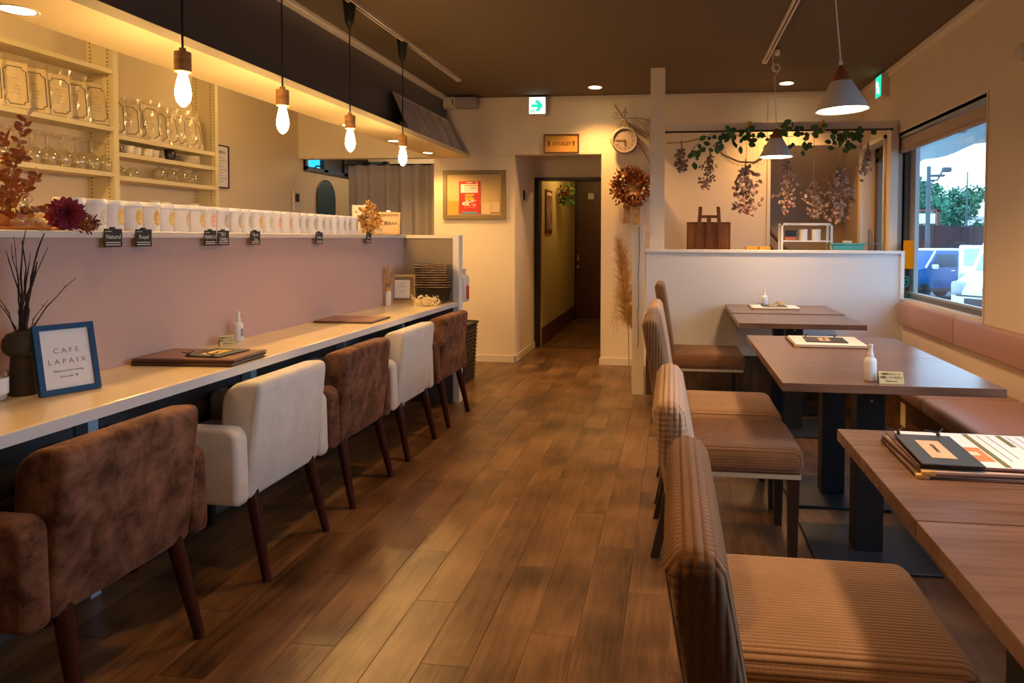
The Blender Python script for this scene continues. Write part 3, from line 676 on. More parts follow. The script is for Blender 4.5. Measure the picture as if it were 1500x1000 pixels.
# ---- tables
def make_table(label):
    t = thing('table', label, 'table', (0,0,0), 0, 'walnut tables set in pairs by the bench')
    q = G().rbox(-.367, .367, -.2945, .2945, .670, .700, .0012, 1)
    obj('tabletop', q, M_['walnut'], t)
    obj('column', G().rbox(-.052, .052, -.045, .045, .012, .655, .002, 1), M_['black'], t)
    obj('mount_bracket', G().box(-.20, .20, -.03, .03, .655, .67).box(-.03, .03, -.20, .20, .655, .67), M_['black'], t)
    for z in (.59, .63): obj('screw', G(TR(0,-.046,z,rx=PI/2)).lathe([(.006,0),(.006,.003)], 8), M_['steel'], t)
    obj('base_plate', G().rbox(-.215, .215, -.205, .205, 0, .012, .002, 1), M_['blackplate'], t)
    return t
tb = make_table('walnut table nearest the camera on the right edge, its top cut by the frame'); tb.location = (.80, .963, 0)
copy_tree(tb, (.80, 1.555, 0), 0, 'walnut table carrying the large open menu and dark clipboard')
copy_tree(tb, (.748, 2.713, 0), 0, 'near half of the middle table pair, with the spray bottle')
copy_tree(tb, (.748, 3.304, 0), 0, 'far half of the middle table pair, with a menu stack')
copy_tree(tb, (.755, 4.405, 0), 0, 'bare near half of the table pair by the partition')
copy_tree(tb, (.757, 5.0-.065, .004), 0, 'table against the white partition with a small menu and bottle')

# ---- bench
bn = thing('bench', 'long rose vinyl wall bench on a wooden base under the window', 'bench', (1.45, 3.0, 0))
T = at(-1.45, -3.0, 0)
for y0, y1 in ((.3, 1.36), (1.36, 2.42), (2.42, 3.47), (3.47, 5.225)):
    obj('seat_cushion', G(T).rbox(1.20, 1.675, y0+.002, y1-.002, .355, .43, .025, 3), M_['leather'], bn, True)
for y0, y1 in ((.2, 1.15), (1.15, 2.18), (2.18, 3.20), (3.20, 4.22), (4.22, 5.225)):
    obj('back_cushion', G(T).rbox(1.635, 1.68, y0+.001, y1-.001, .578, .748, .018, 3), M_['leather'], bn, True)
obj('base', G(T).box(1.26, 1.675, .3, 5.22, 0, .355), M_['under'], bn)
for j in range(3):
    y = .3 - (.3, .65, 0)[j]
    while y < 5.22:
        a, b = max(.3, y), min(5.22, y+.92); y += .92
        if b-a > .03:
            q = G().box(-.01, 0, -(b-a)/2+.001, (b-a)/2-.001, .001, .117); o = obj('plank', q, M_['benchw'], bn); o.location = (1.26-1.45, (a+b)/2-3.0, .118*j)
single('outlet_cover', G().rbox(-.005, 0, -.038, .038, -.063, .063, .002), M_['cardy'], 'cream cover plate set in the wooden bench base', 'outlet', (1.249, 3.85, .248))
single('wall_sensor', G(TR(0,0,0,ry=-PI/2)).lathe([(.045,0),(.045,.02),(.038,.028)], 20), M_['shutter'], 'round cream disc on the right wall at the frame edge', 'sensor', (1.68, 3.56, 2.11), smooth=True, fa=40)
# roller blind
rb = thing('roller_blind', 'rolled-up beige blind across the top of the window', 'blind', (1.715, 4.6, 1.99))
obj('head_rail', G().box(-.02, .02, -.66, .87, -.03, -.008), M_['alul'], rb)
obj('fabric', G().rbox(-.012, .014, -.655, .865, -.115, -.035, .006), M_['blind'], rb)
obj('bottom_bar', G().rbox(-.014, .016, -.66, .87, -.138, -.117, .005), M_['blind'], rb)
obj('bead_chain', G().tube([(-.022, -.645, -.03), (-.022, -.645, -.95)], .002, 4), M_['cordw'], rb)

# ================================================================== LAMPS
def bulb_pendant(y, label, zt, plug_style=True):
    t = thing('pendant_bulb', label, 'pendant lamp', (-1.83, y, 2.53), 0, 'bare bulb pendants over the counter')
    obj('plug', G().lathe([(.012,-.145),(.016,-.13),(.022,-.125),(.024,-.12),(.036,-.02),(.036,-.0)], 16), M_['blackp'], t, True, flat_angle=40)
    obj('cord', G().tube([(0,0,-.14),(.001,0,-.4),(0,0,-.635)], .004, 6), M_['blackp'], t)
    obj('socket', G().lathe([(.012,-.628),(.012,-.642),(.028,-.643),(.029,-.648),(.029,-.715),(.026,-.718)], 20), M_['capwood'], t, True, flat_angle=40)
    obj('bulb', G().lathe([(.013,-.716),(.015,-.728),(.021,-.752),(.027,-.785),(.0275,-.803),(.022,-.826),(.010,-.842),(.0005,-.848)], 16), M_['bulb'], t, True)
    return t
bp_ = bulb_pendant(2.38, 'bare bulb pendant hanging closest to the shelves, in front of the wine glasses', 0)
copy_tree(bp_, (-1.83, 3.037, 2.53), 0, 'second bare bulb pendant from the shelves')
copy_tree(bp_, (-1.83, 3.712, 2.53), 0, 'third bare bulb pendant, hanging above the ledge jars')
copy_tree(bp_, (-1.83, 4.471, 2.53), 0, 'smallest bare bulb pendant, in front of the curtain')
def track(name, x, y0, y1, label):
    t = thing(name, label, 'track', (x, y1, 2.53))
    obj('rail', G().box(-.017, -.006, y0-y1, 0, -.02, 0).box(.006, .017, y0-y1, 0, -.02, 0), M_['trim'], t)
    obj('channel', G().box(-.006, .006, y0-y1, -.04, -.012, -.001), M_['blackp'], t)
    obj('end_cap', G().box(-.018, .018, -.05, .002, -.021, 0), M_['trim'], t)
track('light_track', -1.805, -1.0, 5.62, 'white ceiling track above the counter')
track('light_track', .665, -1.0, 5.27, 'white ceiling track above the tables')
def cone_lamp(y, label, coil):
    t = thing('cone_pendant', label, 'pendant lamp', (.71, y, 2.53), 0, 'cone-shaped pendants over the tables')
    obj('plug', G().box(-.014, .014, -.03, .03, -.045, -.018), M_['cordw'], t)
    pts = [(-.03,0,-.03),(-.03,0,-.10)]
    if coil:
        for i in range(26):
            a = i*2*PI/12; pts.append((-.012+.028*math.sin(a)+.0004*i, .006*math.sin(a*.3), -.135-.028*math.cos(a)*1.0+.03-.03))
    pts += [(-.018,0,-.20),(-.010,0,-.35),(0,0,-.54)]
    obj('cord', G().tube(pts, .0035, 6), M_['cordw'], t, True)
    obj('cord_grip', G().lathe([(.006,-.53),(.008,-.54),(.010,-.558)], 10), M_['cordw'], t, True)
    obj('shade_top', G().lathe([(.009,-.556),(.047,-.630)], 32), M_['lampwood'], t, True, flat_angle=60)
    obj('lamp_shade', G().lathe([(.047,-.630),(.115,-.755),(.116,-.758),(.112,-.757),(.046,-.634)], 40, cap=False), M_['lampw'], t, True, flat_angle=50)
    obj('diffuser', G().lathe([(.0005,-.7535),(.108,-.7545)], 32, cap=False), M_['diff'], t)
    return t
l1 = cone_lamp(3.175, 'large-looking grey cone pendant with wooden top, nearer one', False); l1.rotation_euler = (0, R(-2.5), 0)
l2 = cone_lamp(4.932, 'smaller-looking cone pendant with looped cord, in front of the ivy', True)
l3 = cone_lamp(1.42, 'grey cone pendant over the near table, above the frame', False)
def downlight(x, y, z, label, r=.055, grp='recessed downlights'):
    t = thing('downlight', label, 'downlight', (x, y, z), 0, grp)
    obj('ring', G().lathe([(r,-.0005),(r+.012,-.004),(r+.012,0)], 24, cap=False), M_['trim'], t, True)
    obj('diffuser', G().lathe([(.0005,-.001),(r,-.001)], 24, cap=False), M_['dlglow'], t)
downlight(-.70, 6.04, 2.53, 'recessed downlight in the dark ceiling near the toilet sign')
downlight(.95, 6.04, 2.53, 'recessed downlight in the dark ceiling behind the small cone lamp')
downlight(-2.22, 2.10, 1.964, 'large downlight in the cream soffit at the upper left corner', .05)
downlight(-2.22, 4.48, 1.964, 'downlight in the soffit behind the third bulb', .04)
downlight(-2.22, 5.24, 1.964, 'downlight in the soffit left of the smallest bulb', .04)
downlight(-2.22, 6.00, 1.964, 'downlight in the soffit closest to the back wall', .04)

# ================================================================== SIGNS, WALL ITEMS
# exit arrow sign
es = thing('exit_sign', 'square lit sign with a green arrow under the ceiling', 'sign', (-1.272, 6.33, 2.431), 0)
obj('housing', G().rbox(-.082, .082, -.03, .07, -.082, .082, .003), M_['spkw'], es)
obj('light_panel', G().box(-.076, .076, -.034, -.030, -.076, .076), M_['exitw'], es)
ar = [(-.052,.012),(.006,.012),(-.018,.046),(.012,.046),(.052,-.002),(.012,-.050),(-.018,-.050),(.006,-.016),(-.052,-.016)]
ar = [(-.055,.010),(.004,.010),(-.020,.032),(-.012,.048),(.012,.048),(.056,-.003),(.012,-.054),(-.016,-.054),(.004,-.016),(-.055,-.016)]
obj('arrow', G().prism(ar, 'y', -.0365, -.034), M_['exitg'], es)
obj('running_figure', G().box(-.064,-.056,-.0365,-.034,-.066,-.040).box(-.050,-.044,-.0365,-.034,-.066,-.034).box(-.040,-.030,-.0365,-.034,-.068,-.038).sphere((-.053,-.035,-.032), .004, 6, 4), M_['exitg'], es)
# emergency exit sign on the right
e2 = thing('exit_sign', 'green and white exit sign seen edge-on at the right corner', 'sign', (1.65, 5.73, 2.42))
obj('housing', G().rbox(-.03, .03, -.07, .08, -.088, .088, .003), M_['spkw'], e2)
obj('light_panel', G().box(-.034, -.030, -.065, .075, -.082, .082), M_['exitg'], e2)
obj('running_figure', G().box(-.036,-.034,-.01,.03,-.05,.03).box(-.036,-.034,-.03,.0,-.06,-.01).box(-.036,-.034,.02,.05,.0,.05), M_['exitw'], e2)
# toilet sign
ts = thing('toilet_sign', 'small yellow wooden sign reading TOILET over the recess', 'sign', (-1.058, 6.385, 2.086), R(0))
obj('frame', G().box(-.168,.168,-.008,.012,.078,.089).box(-.168,.168,-.008,.012,-.089,-.078).box(-.168,-.158,-.008,.012,-.078,.078).box(.158,.168,-.008,.012,-.078,.078), M_['signf'], ts)
obj('sign_board', G().box(-.158,.158,0,.01,-.078,.078), M_['signy'], ts)
text('lettering', 'TOILET', .046, at(.022,-.001,-.002)@FACE_Y, M_['inkbr'], ts, bold=.0006)
for s in (-1, 1):
    a = G().prism([(s*.118-.014,.010),(s*.118,.032),(s*.118+.014,.010),(s*.118+.007,.010),(s*.118+.007,-.020),(s*.118-.007,-.020),(s*.118-.007,.010)], 'y', -.0015, 0)
    obj('arrow', a, M_['inkbr'], ts)
obj('pictogram', G().box(-.082,-.060,-.0015,0,.006,.012).box(-.082,-.060,-.0015,0,-.004,.002).box(-.082,-.060,-.0015,0,-.014,-.008), M_['inkbr'], ts)
# speaker box under ceiling
sk = thing('speaker', 'grey speaker box mounted under the ceiling at the left corner', 'speaker', (-2.0, 6.25, 2.462))
obj('housing', G().rbox(-.165, -.04, -.02, .08, -.055, .055, .02, 3), M_['spkw'], sk, True)
obj('grille', G().rbox(-.05, .165, -.018, .08, -.052, .052, .016, 3), M_['spk'], sk, True)
obj('knob', G().box(-.068, -.058, -.024, -.018, -.025, .03), M_['inkbr'], sk)
# notice board
nb = thing('notice_board', 'olive-framed cork notice board with a red poster', 'board', (-1.905, 6.395, 1.609))
obj('frame', G().box(-.307,.307,-.015,.015,.195,.234).box(-.307,.307,-.015,.015,-.234,-.195).box(-.307,-.268,-.015,.015,-.195,.195).box(.268,.307,-.015,.015,-.195,.195), M_['olivef'], nb)
obj('cork_panel', G().box(-.268,.268,-.002,.012,-.195,.195), M_['corkb'], nb)
pz = thing('poster', 'red advertising poster with white heading pinned on the notice board', 'poster', (-1.948, 6.39, 1.583))
obj('sheet', G().box(-.105,.105,-.003,0,-.158,.155), M_['red'], pz)
obj('heading_panel', G().box(-.088,.082,-.0045,-.003,.045,.128), M_['paper'], pz)
obj('heading_band', G().box(-.05,.082,-.0052,-.0045,.108,.118), M_['yel'], pz)
obj('photo_panel', G().box(-.045,.045,-.0045,-.003,-.025,.032), M_['yel'], pz)
obj('footer_band', G().box(-.08,.08,-.0045,-.003,-.155,-.138), M_['bluep'], pz)
text('lettering', 'もっと便利に', .022, at(.012,-.005,.088)@FACE_Y, M_['ink'], pz)
text('lettering', 'キャンペーン', .018, at(.0,-.005,.064)@FACE_Y, M_['ink'], pz)
obj('top_line', G().box(-.03,.03,-.0045,-.003,.138,.146).box(.055,.085,-.0045,-.003,.138,.145), M_['paper'], pz)
text('lettering', 'ジャンボ', .026, at(0,-.0052,.004)@FACE_Y, M_['ink'], pz, bold=.001)
text('lettering', '全額', .058, at(.006,-.0045,-.056)@FACE_Y, M_['paper'], pz, bold=.002)
obj('pictogram', G().box(-.072,-.048,-.0045,-.003,-.072,-.046), M_['paper'], pz)
text('lettering', 'もどってくる！', .017, at(.005,-.0045,-.098)@FACE_Y, M_['cardy'], pz)
single('paper_note', G().box(-.055,.055,-.003,0,-.067,.067), M_['signy'], 'plain mustard sheet at the lower left of the notice board', 'note', (-2.113, 6.39, 1.482))
single('paper_note', G().box(-.045,.045,-.004,0,-.055,.058), M_['cork2'], 'cream memo sheet on the notice board beside the poster', 'note', (-1.785, 6.39, 1.474))
single('paper_note', G().box(-.042,.042,-.005,0,-.035,.03).box(-.042,.042,-.003,0,.0,.062), M_['cork2'], 'folded cream memo at the lower right corner of the notice board', 'note', (-1.692, 6.389, 1.476))
# clock with bracket
ck = thing('wall_clock', 'round station clock hanging from a scrolled iron bracket', 'clock', (-.452, 6.30, 2.095))
Tc = TR(0, 0, 0, rx=PI/2)
obj('case', G(Tc).lathe([(.118,-.05),(.124,-.03),(.124,.02),(.118,.035),(.104,.04),(.100,.028)], 40, cap=False).lathe([(.0005,-.05),(.118,-.05)], 40, cap=False), M_['clockf'], ck, True)
obj('dial', G(Tc).lathe([(.0005,.026),(.101,.026)], 40, cap=False), M_['clockd'], ck)
for i in range(12):
    a = i*PI/6; obj('hour_mark', G().box(-.0025,.0025,-.029,-.027,.070,.086), M_['inkbr'], ck).matrix_local = Euler((0, a, 0)).to_matrix().to_4x4()
obj('hour_hand', G().prism([(-.006,-.01),(.006,-.01),(.008,.04),(0,.055),(-.008,.04)], 'y', -.031, -.029), M_['inkbr'], ck).matrix_local = Euler((0, R(172), 0)).to_matrix().to_4x4()
obj('minute_hand', G().prism([(-.004,-.01),(.004,-.01),(.004,.07),(0,.078),(-.004,.07)], 'y', -.034, -.032), M_['inkbr'], ck).matrix_local = Euler((0, R(-88), 0)).to_matrix().to_4x4()
def scroll(cx, cz, r, a0, turns, sgn=1, n=26):
    return [(cx + sgn*r*(1-.75*i/n)*math.cos(a0+turns*2*PI*i/n), 0, cz + r*(1-.75*i/n)*math.sin(a0+turns*2*PI*i/n)) for i in range(n+1)]
br = G()
br.tube([(0,0,.12),(0,0,.225)], .007, 8); br.tube([(-.06,0,.205),(.12,0,.205),(.20,0,.19),(.235,0,.165)], .005, 6)
br.tube([(-.055,0,.205)]+scroll(-.085,.235,.032,-PI/2,-1.15)[1:], .0045, 6)
br.tube([(.235,0,.165)]+scroll(.20,.155,.035,0,-1.2)[1:], .0045, 6)
br.tube([(.0,0,.19)]+scroll(-.022,.165,.02,.5,1.0)[1:], .0035, 6); br.tube([(.0,0,.19)]+scroll(-.022,.165,.02,.5,1.0,-1)[1:], .0035, 6)
br.tube([(.10,0,.205),(.17,0,.14),(.22,0,.06),(.235,0,.0)], .004, 6)
br.lathe([(.004,.22),(.014,.228),(.006,.238),(.018,.262),(.010,.285),(.0005,.315)], 10)
br.tube([(0,0,.245),(-.022,0,.258),(-.030,0,.245),(-.026,0,.235)], .0045, 5); br.tube([(0,0,.245),(.022,0,.258),(.030,0,.245),(.026,0,.235)], .0045, 5)
br.box(.225,.245,-.01,.11,-.03,.21)
obj('bracket', br, M_['iron'], ck, True)
obj('clock_hook', G().box(-.135,-.124,-.01,.02,-.02,.02).box(.124,.135,-.01,.02,-.02,.02), M_['iron'], ck)
# long curved branch hanging behind the clock
single('branch', G().tube([(-.555,0,2.435),(-.50,0,2.35),(-.43,.0,2.27),(-.34,0,2.20),(-.24,0,2.145),(-.14,0,2.12)], [.005,.006,.007,.007,.006,.004], 7)
       .tube([(-.36,.0,2.13),(-.31,0,2.05),(-.25,.0,1.95),(-.20,0,1.85)], [.008,.008,.007,.005], 7).tube([(-.43,0,2.27),(-.40,0,2.2),(-.36,0,2.13)], .006, 6),
       M_['branch'], 'golden bare branch hung on the wall behind the clock', 'branch', (0, 6.36, 0), smooth=True)

# wreath (rust) with ribbon tails
random.seed(3)
wr = thing('dried_wreath', 'rust-coloured dried flower wreath with ribbon tails hanging under the clock', 'wreath', (-.385, 6.33, 1.675))
g = G()
for i in range(900):
    a = random.uniform(0, 2*PI); rr = random.gauss(.118, .034); y = -random.random()*.07
    c = (rr*math.cos(a), y, rr*math.sin(a)*.92-.012); d = (math.cos(a+random.uniform(-1,1)), random.uniform(-1.2,.2), math.sin(a+random.uniform(-1,1)))
    L = random.uniform(.022,.048); g.leaf(c, d, (random.uniform(-1,1),-1,random.uniform(-1,1)), L, L*.55, .4)
tag(obj('foliage', g, M_['wreath'], wr), kind='stuff')
g = G()
for a in (2.6, 2.3, -.6, -.2): g.sphere((.115*math.cos(a), -.075, .115*math.sin(a)), .014, 8, 6)
obj('cotton_boll', g, M_['cotton'], wr, True)
g = G()
for i in range(5): g.tube([(-.02+.01*i,-.02,.12),(-.03+.03*i,-.03,.19+.01*(i%2)),(.10+.015*i,-.03,.17-.02*i)], .002, 4)
g.tube([(-.02,0,.16),(-.015,.0,.42)], .0012, 4).tube([(.03,0,.16),(.02,.0,.42)], .0012, 4)
obj('twine', g, M_['twine'], wr)
obj('kraft_fan', G().prism([(-.06,-.06),(.07,-.05),(.05,.03),(0,.06),(-.05,.02)], 'y', -.012, -.006), M_['pampasd'], wr)
def ribbon(x0, x1, w, z0, z1):
    q = G(); n = 6; vs = []; fs = []
    for i in range(n+1):
        k = i/n; x = x0+(x1-x0)*k; z = z0+(z1-z0)*k; y = -.03+.008*math.sin(k*6)
        vs += [(x-w/2, y, z), (x+w/2, y+.01, z)]
    for i in range(n): fs.append((2*i, 2*i+1, 2*i+3, 2*i+2))
    q.add(vs, fs); q.add([(x, y+.002, z) for x, y, z in vs], [f[::-1] for f in fs]); return q
obj('ribbon', ribbon(-.03, -.05, .060, -.10, -.34), M_['pampasd'], wr)
obj('ribbon', ribbon(.05, .04, .06, -.10, -.44), M_['pampasd'], wr)

def feather(g, base, tip, n, L, Wd, bend=.4, spread=.35):
    b = Vector(base); t = Vector(tip); ax = (t-b)
    for i in range(n):
        k = random.uniform(.12, 1.0); c = b+ax*k
        dd = ax.normalized()+Vector((random.uniform(-1,1), random.uniform(-1,1), random.uniform(-.35,.35)))*spread
        l = L*(1.15-.7*abs(k-.45)); g.tube([c, c+dd.normalized()*l*.6, c+dd.normalized()*l+Vector((0,0,-bend*l*.3))], [Wd, Wd*.7, Wd*.2], 3)
# big pampas beside the post
random.seed(5)
pp = thing('pampas_grass', 'large golden pampas plume leaning behind the cream post', 'dried grass', (-.40, 5.85, 0))
g = G(); 
for k in range(1500):
    u = random.random(); c = Vector((.05-.10*u, random.gauss(0,.03), .42+.72*u)); a = random.uniform(.0, 1.25)*(1-.55*u)
    L = random.uniform(.10,.20)*(1-.35*u); sx = -1 if random.random() < .72 else 1
    d = Vector((sx*math.sin(a), random.uniform(-.3,.3), math.cos(a))).normalized()
    g.tube([c, c+d*L*.6, c+d*L+Vector((sx*.012,0,-.012))], [.0013,.0011,.0004], 3)

tag(obj('plume', g, M_['pampasd'], pp), kind='stuff')
obj('stem', G().tube([(.03,.0,0),(.02,0,.4),(-.07,0,1.15)], .004, 5), M_['stemd'], pp)
g = G()
for i in range(14):
    a = random.uniform(.3, .8); g.tube([(-.0,0,.55+.02*i),(-.07-.03*a,0,.50+.02*i),(-.13*a-.03,.0,.36+.015*i)], .0012, 3)
obj('loose_strand', g, M_['pampasd'], pp)
# switch/hook at top of post
single('wall_switch', G().rbox(-.02,.02,-.008,0,-.035,.035,.004), M_['spkw'], 'small pale switch plate on the pillar side above the partition', 'switch', (-.175, 5.395, 1.26))
single('paper_tag', G().rbox(-.012,.012,-.004,0,-.025,.03,.001), M_['cardy'], 'small cream tag at the top of the cream post', 'tag', (-.285, 5.213, 1.27))
# fire-extinguisher-like phone? -> pale dispenser beyond the counter end
dp = thing('dispenser', 'small pale dispenser bottle mounted behind the counter end post', 'dispenser', (-1.545, 4.945, .86))
obj('body', G().rbox(-.035, .020, -.085, .05, -.14, .05, .010), M_['trim'], dp, True)
obj('cap', G().lathe([(.030,.0),(.032,.012),(.014,.02),(.012,.05),(.018,.052),(.018,.062)], 14, (-.006,0,.045)), M_['trim'], dp, True)
obj('label', G().rbox(.018, .023, -.03, .035, -.12, -.02, .002), M_['redbag'], dp)
# wicker bin
wb = thing('wicker_bin', 'tall black wicker bin behind the last brown armchair', 'bin', (-1.79, 5.52, 0))
obj('body', G().prism([(-.10,0),(.10,0),(.125,.48),(-.125,.48)], 'y', -.15, .15, .004, 1), M_['wicker'], wb)
for i in range(15):
    z = .015+i*.031; e = .10+.025*z/.48
    obj('weave_band', G().tube([(-e-.002,-.153,z),(e+.002,-.153,z),(e+.002,.153,z),(-e-.002,.153,z)], .007, 6, True), M_['wicker'], wb)
obj('rim', G().tube([(-.128,-.153,.48),(.128,-.153,.48),(.128,.153,.48),(-.128,.153,.48)], .014, 6, True), M_['wicker'], wb)
# wall ornament in the recess and corridor decor
single('wall_ornament', G(TR(0,0,0,rz=-PI/2)).tube([(.03*math.cos(a*PI/6),-.008,.045*math.sin(a*PI/6)) for a in range(12)], .010, 6, True), M_['ink'], 'small dark oval ornament on the recess side wall', 'ornament', (-1.50, 6.80, 1.63), smooth=True)
cp = thing('corridor_poster', 'narrow violet poster on the yellow corridor wall', 'poster', (-1.445, 7.83, 1.50))
obj('sheet', G().box(0,.008,-.20,.20,-.25,.25), M_['signf'], cp)
obj('print', G().box(.008,.010,-.17,.17,-.20,.21), M_['posterp'], cp)
obj('title_band', G().box(.008,.011,-.14,.14,.19,.225), M_['paperc'], cp)
random.seed(8)
sw = thing('flower_swag', 'dried flower swag high on the corridor wall', 'swag', (-1.40, 8.45, 1.72))
g = G()
for i in range(120):
    c = (random.uniform(0,.14), random.uniform(-.12,.12), random.uniform(-.12,.14)); g.leaf(c, (random.uniform(-1,1),random.uniform(-1,0),random.uniform(-1,1)), (0,-1,.3), .05, .03)
tag(obj('foliage', g, M_['ivy'], sw), kind='stuff')
g = G()
for i in range(50):
    c = (random.uniform(.02,.15), random.uniform(-.12,.1), random.uniform(-.02,.12)); g.leaf(c, (random.uniform(-1,1),-1,random.uniform(-1,1)), (0,-1,.3), .05, .035)
tag(obj('blossoms', g, M_['wreath'], sw), kind='stuff')

# leaning photo frames on the soffit
for i in range(5):
    y = 5.035+i*.262
    t = thing('photo_frame', ['pale framed photo leaning on the soffit, nearest the camera', 'second framed photo of the row on the soffit', 'third framed photo, middle of the row on the soffit', 'fourth framed photo of the row on the soffit', 'framed photo on the soffit closest to the back wall'][i], 'picture frame', (-2.0, y+.12, 2.0), 0, 'framed photos leaning on the soffit')
    t.rotation_euler = (0, R(-24), 0)
    obj('frame', G().box(-.006,.006,-.125,.125,.315,.335).box(-.006,.006,-.125,.125,0,.02).box(-.006,.006,-.125,-.105,.02,.315).box(-.006,.006,.105,.125,.02,.315), M_['framew'], t)
    obj('photo', G().box(-.003,.003,-.105,.105,.02,.315), M_['framegrey'], t)
single('clip_lamp', G().rbox(-.03,.03,-.05,.05,0,.06,.01).rbox(-.02,.02,-.09,-.04,.02,.05,.006), M_['blackp'], 'small black clip fitting on the soffit before the photos', 'fitting', (-2.02, 4.93, 2.0), smooth=True)

# kitchen curtain, mirror, panel, paper
cu = thing('curtain', 'taupe curtain hanging across the kitchen doorway', 'curtain', (-2.82, 6.78, 0))
vs = []; fs = []; n = 70
for i in range(n+1):
    x = -.55+1.10*i/n; y = .035*math.sin(i*.62)+.02*math.sin(i*.23+1)
    for z in (.7, 1.2, 1.6, 1.945): vs.append((x, y*(1 if z < 1.8 else .7), z))
for i in range(n):
    for j in range(3): fs.append((i*4+j, (i+1)*4+j, (i+1)*4+j+1, i*4+j+1))
q = G().add(vs, fs); q.add([(x, y+.003, z) for x, y, z in vs], [f[::-1] for f in fs])
obj('fabric', q, M_['curtain'], cu, True)
obj('curtain_rod', G().tube([(-.62,0,1.945),(.55,0,1.945)], .008, 6), M_['kdark'], cu)
obj('hem', G().add([(x, y-.004, 1.575) for x, y, z in vs[::4]] + [(x, y-.004, 1.581) for x, y, z in vs[::4]], [(i, i+1, n+2+i, n+1+i) for i in range(n)]), M_['curtain'], cu)
mi = thing('arched_mirror', 'frameless arched mirror on the kitchen wall', 'mirror', (XK+.01, 6.92, 1.3))
ap = [(-.19,-.5),(.19,-.5),(.19,.30)] + [(.19*math.cos(i*PI/12), .30+.20*math.sin(i*PI/12)) for i in range(1, 12)] + [(-.19,.30)]
obj('glass', G().prism(ap, 'x', 0, .008), M_['mirror'], mi)
obj('rim', G().tube([(.006, a, b) for a, b in ap], .006, 5, True), M_['kdark'], mi)
cpn = thing('control_panel', 'white wall controller beside the arched mirror', 'panel', (XK+.01, 6.33, 1.56))
obj('body', G().rbox(0,.02,-.06,.06,-.11,.09,.005), M_['trim'], cpn)
obj('screen', G().box(.02,.022,-.035,.035,-.02,.06), M_['darkmug'], cpn)
obj('bracket', G().rbox(0,.05,-.09,.09,-.18,-.15,.004), M_['trim'], cpn)
pf = thing('certificate', 'black-framed certificate on the wall right of the shelves', 'picture frame', (XK+.01, 5.22, 1.77))
obj('frame', G().box(0,.015,-.09,.09,.165,.175).box(0,.015,-.09,.09,-.175,-.165).box(0,.015,-.09,-.08,-.165,.165).box(0,.015,.08,.09,-.165,.165), M_['kdark'], pf)
obj('sheet', G().box(0,.008,-.08,.08,-.165,.165), M_['paper'], pf)
g = G()
for i in range(9): g.box(.008,.009,-.06,.03+.03*math.sin(i*2),.07-.024*i,.074-.024*i)
obj('print_line', g, M_['inkg'], pf)
text('lettering', '営業許可', .026, at(.009,0,.115)@FACE_X, M_['ink'], pf)

# ================================================================== KITCHEN SHELVES
XF = -3.52
sh = thing('wall_shelf', 'cream built-in wall shelves holding bags, glasses and cups', 'shelf', (XF, 3.0, 0))
T = at(-XF, -3.0, 0)
def shelfboard(y0, y1, z): obj('shelf_board', G(T).box(XK+.002, XF, y0, y1, z-.028, z), M_['shelf'], sh)
for z in (2.245, 1.885, 1.600, 1.30): shelfboard(1.2, 3.955, z)
for z in (1.845, 1.735, 1.585): shelfboard(3.99, 4.92, z)
shelfboard(3.99, 4.92, 1.32)
obj('divider', G(T).box(XK+.002, XF+.004, 3.952, 3.992, .9, 2.53), M_['shelf'], sh)
obj('divider', G(T).box(XK+.002, XF+.004, 4.915, 4.95, .9, 2.53), M_['shelf'], sh)
for y_ in (3.949, 4.912):
    for x_ in (XF-.03, XF-.15):
        g = G(T); g.box(x_-.008, x_+.008, y_-.002, y_, 1.0, 2.45); g.k = 1
        for i in range(60): g.box(x_-.003, x_+.003, y_-.003, y_-.0015, 1.02+i*.0235, 1.03+i*.0235)
        obj('bracket_strip', g, [M_['shelf'], M_['inkbr']], sh)
# tea bags in clear plastic, leaning in a row
def make_bag():
    t = thing('packaged_card', '', 'packet', (0,0,0))
    obj('sheet', G().box(-.001, .001, -.062, .062, .012, .262), M_['paperc'], t)
    c = .018; a, b0, b1 = .052, .03, .235
    pts = [(-a,b0+c),(-a+c*.5,b0+c),(-a+c,b0+c*.5),(-a+c,b0),(a-c,b0),(a-c,b0+c*.5),(a-c*.5,b0+c),(a,b0+c),(a,b1-c),(a-c*.5,b1-c),(a-c,b1-c*.5),(a-c,b1),(-a+c,b1),(-a+c,b1-c*.5),(-a+c*.5,b1-c),(-a,b1-c)]
    obj('printed_border', G().tube([(.0022, y, z) for y, z in pts], .0026, 4, True), M_['ink'], t)
    vs = []; fs = []; n = 8
    for i in range(n+1):
        for j in range(n+1):
            y = -.070+.140*j/n; z = .0+.300*i/n; vs.append((.006+.004*math.sin(i*1.9+j*.8)+.003*math.sin(j*2.1), y, z))
    for i in range(n):
        for j in range(n): k = i*(n+1)+j; fs.append((k, k+1, k+n+2, k+n+1))
    q = G().add(vs, fs); obj('plastic_bag', q, M_['bag'], t)
    obj('print_line', G().box(.001,.0018,-.02,.01,.17,.173).box(.001,.0018,-.01,.02,.13,.132).box(.001,.0018,-.015,.02,.11,.112).box(.001,.0018,-.02,.015,.09,.092), M_['inkg'], t)
    return t
ORDN = ['first','second','third','fourth','fifth','sixth','seventh','eighth','ninth','tenth','eleventh','twelfth']
bag = make_bag(); first = True
LB = 'clear-bagged cream packet with a black border, on the {} shelf'
bags = [(2.83+.133*i, 1.885, 'upper left') for i in range(9)] + [(4.05+.093*i, 1.845, 'upper right') for i in range(9)]
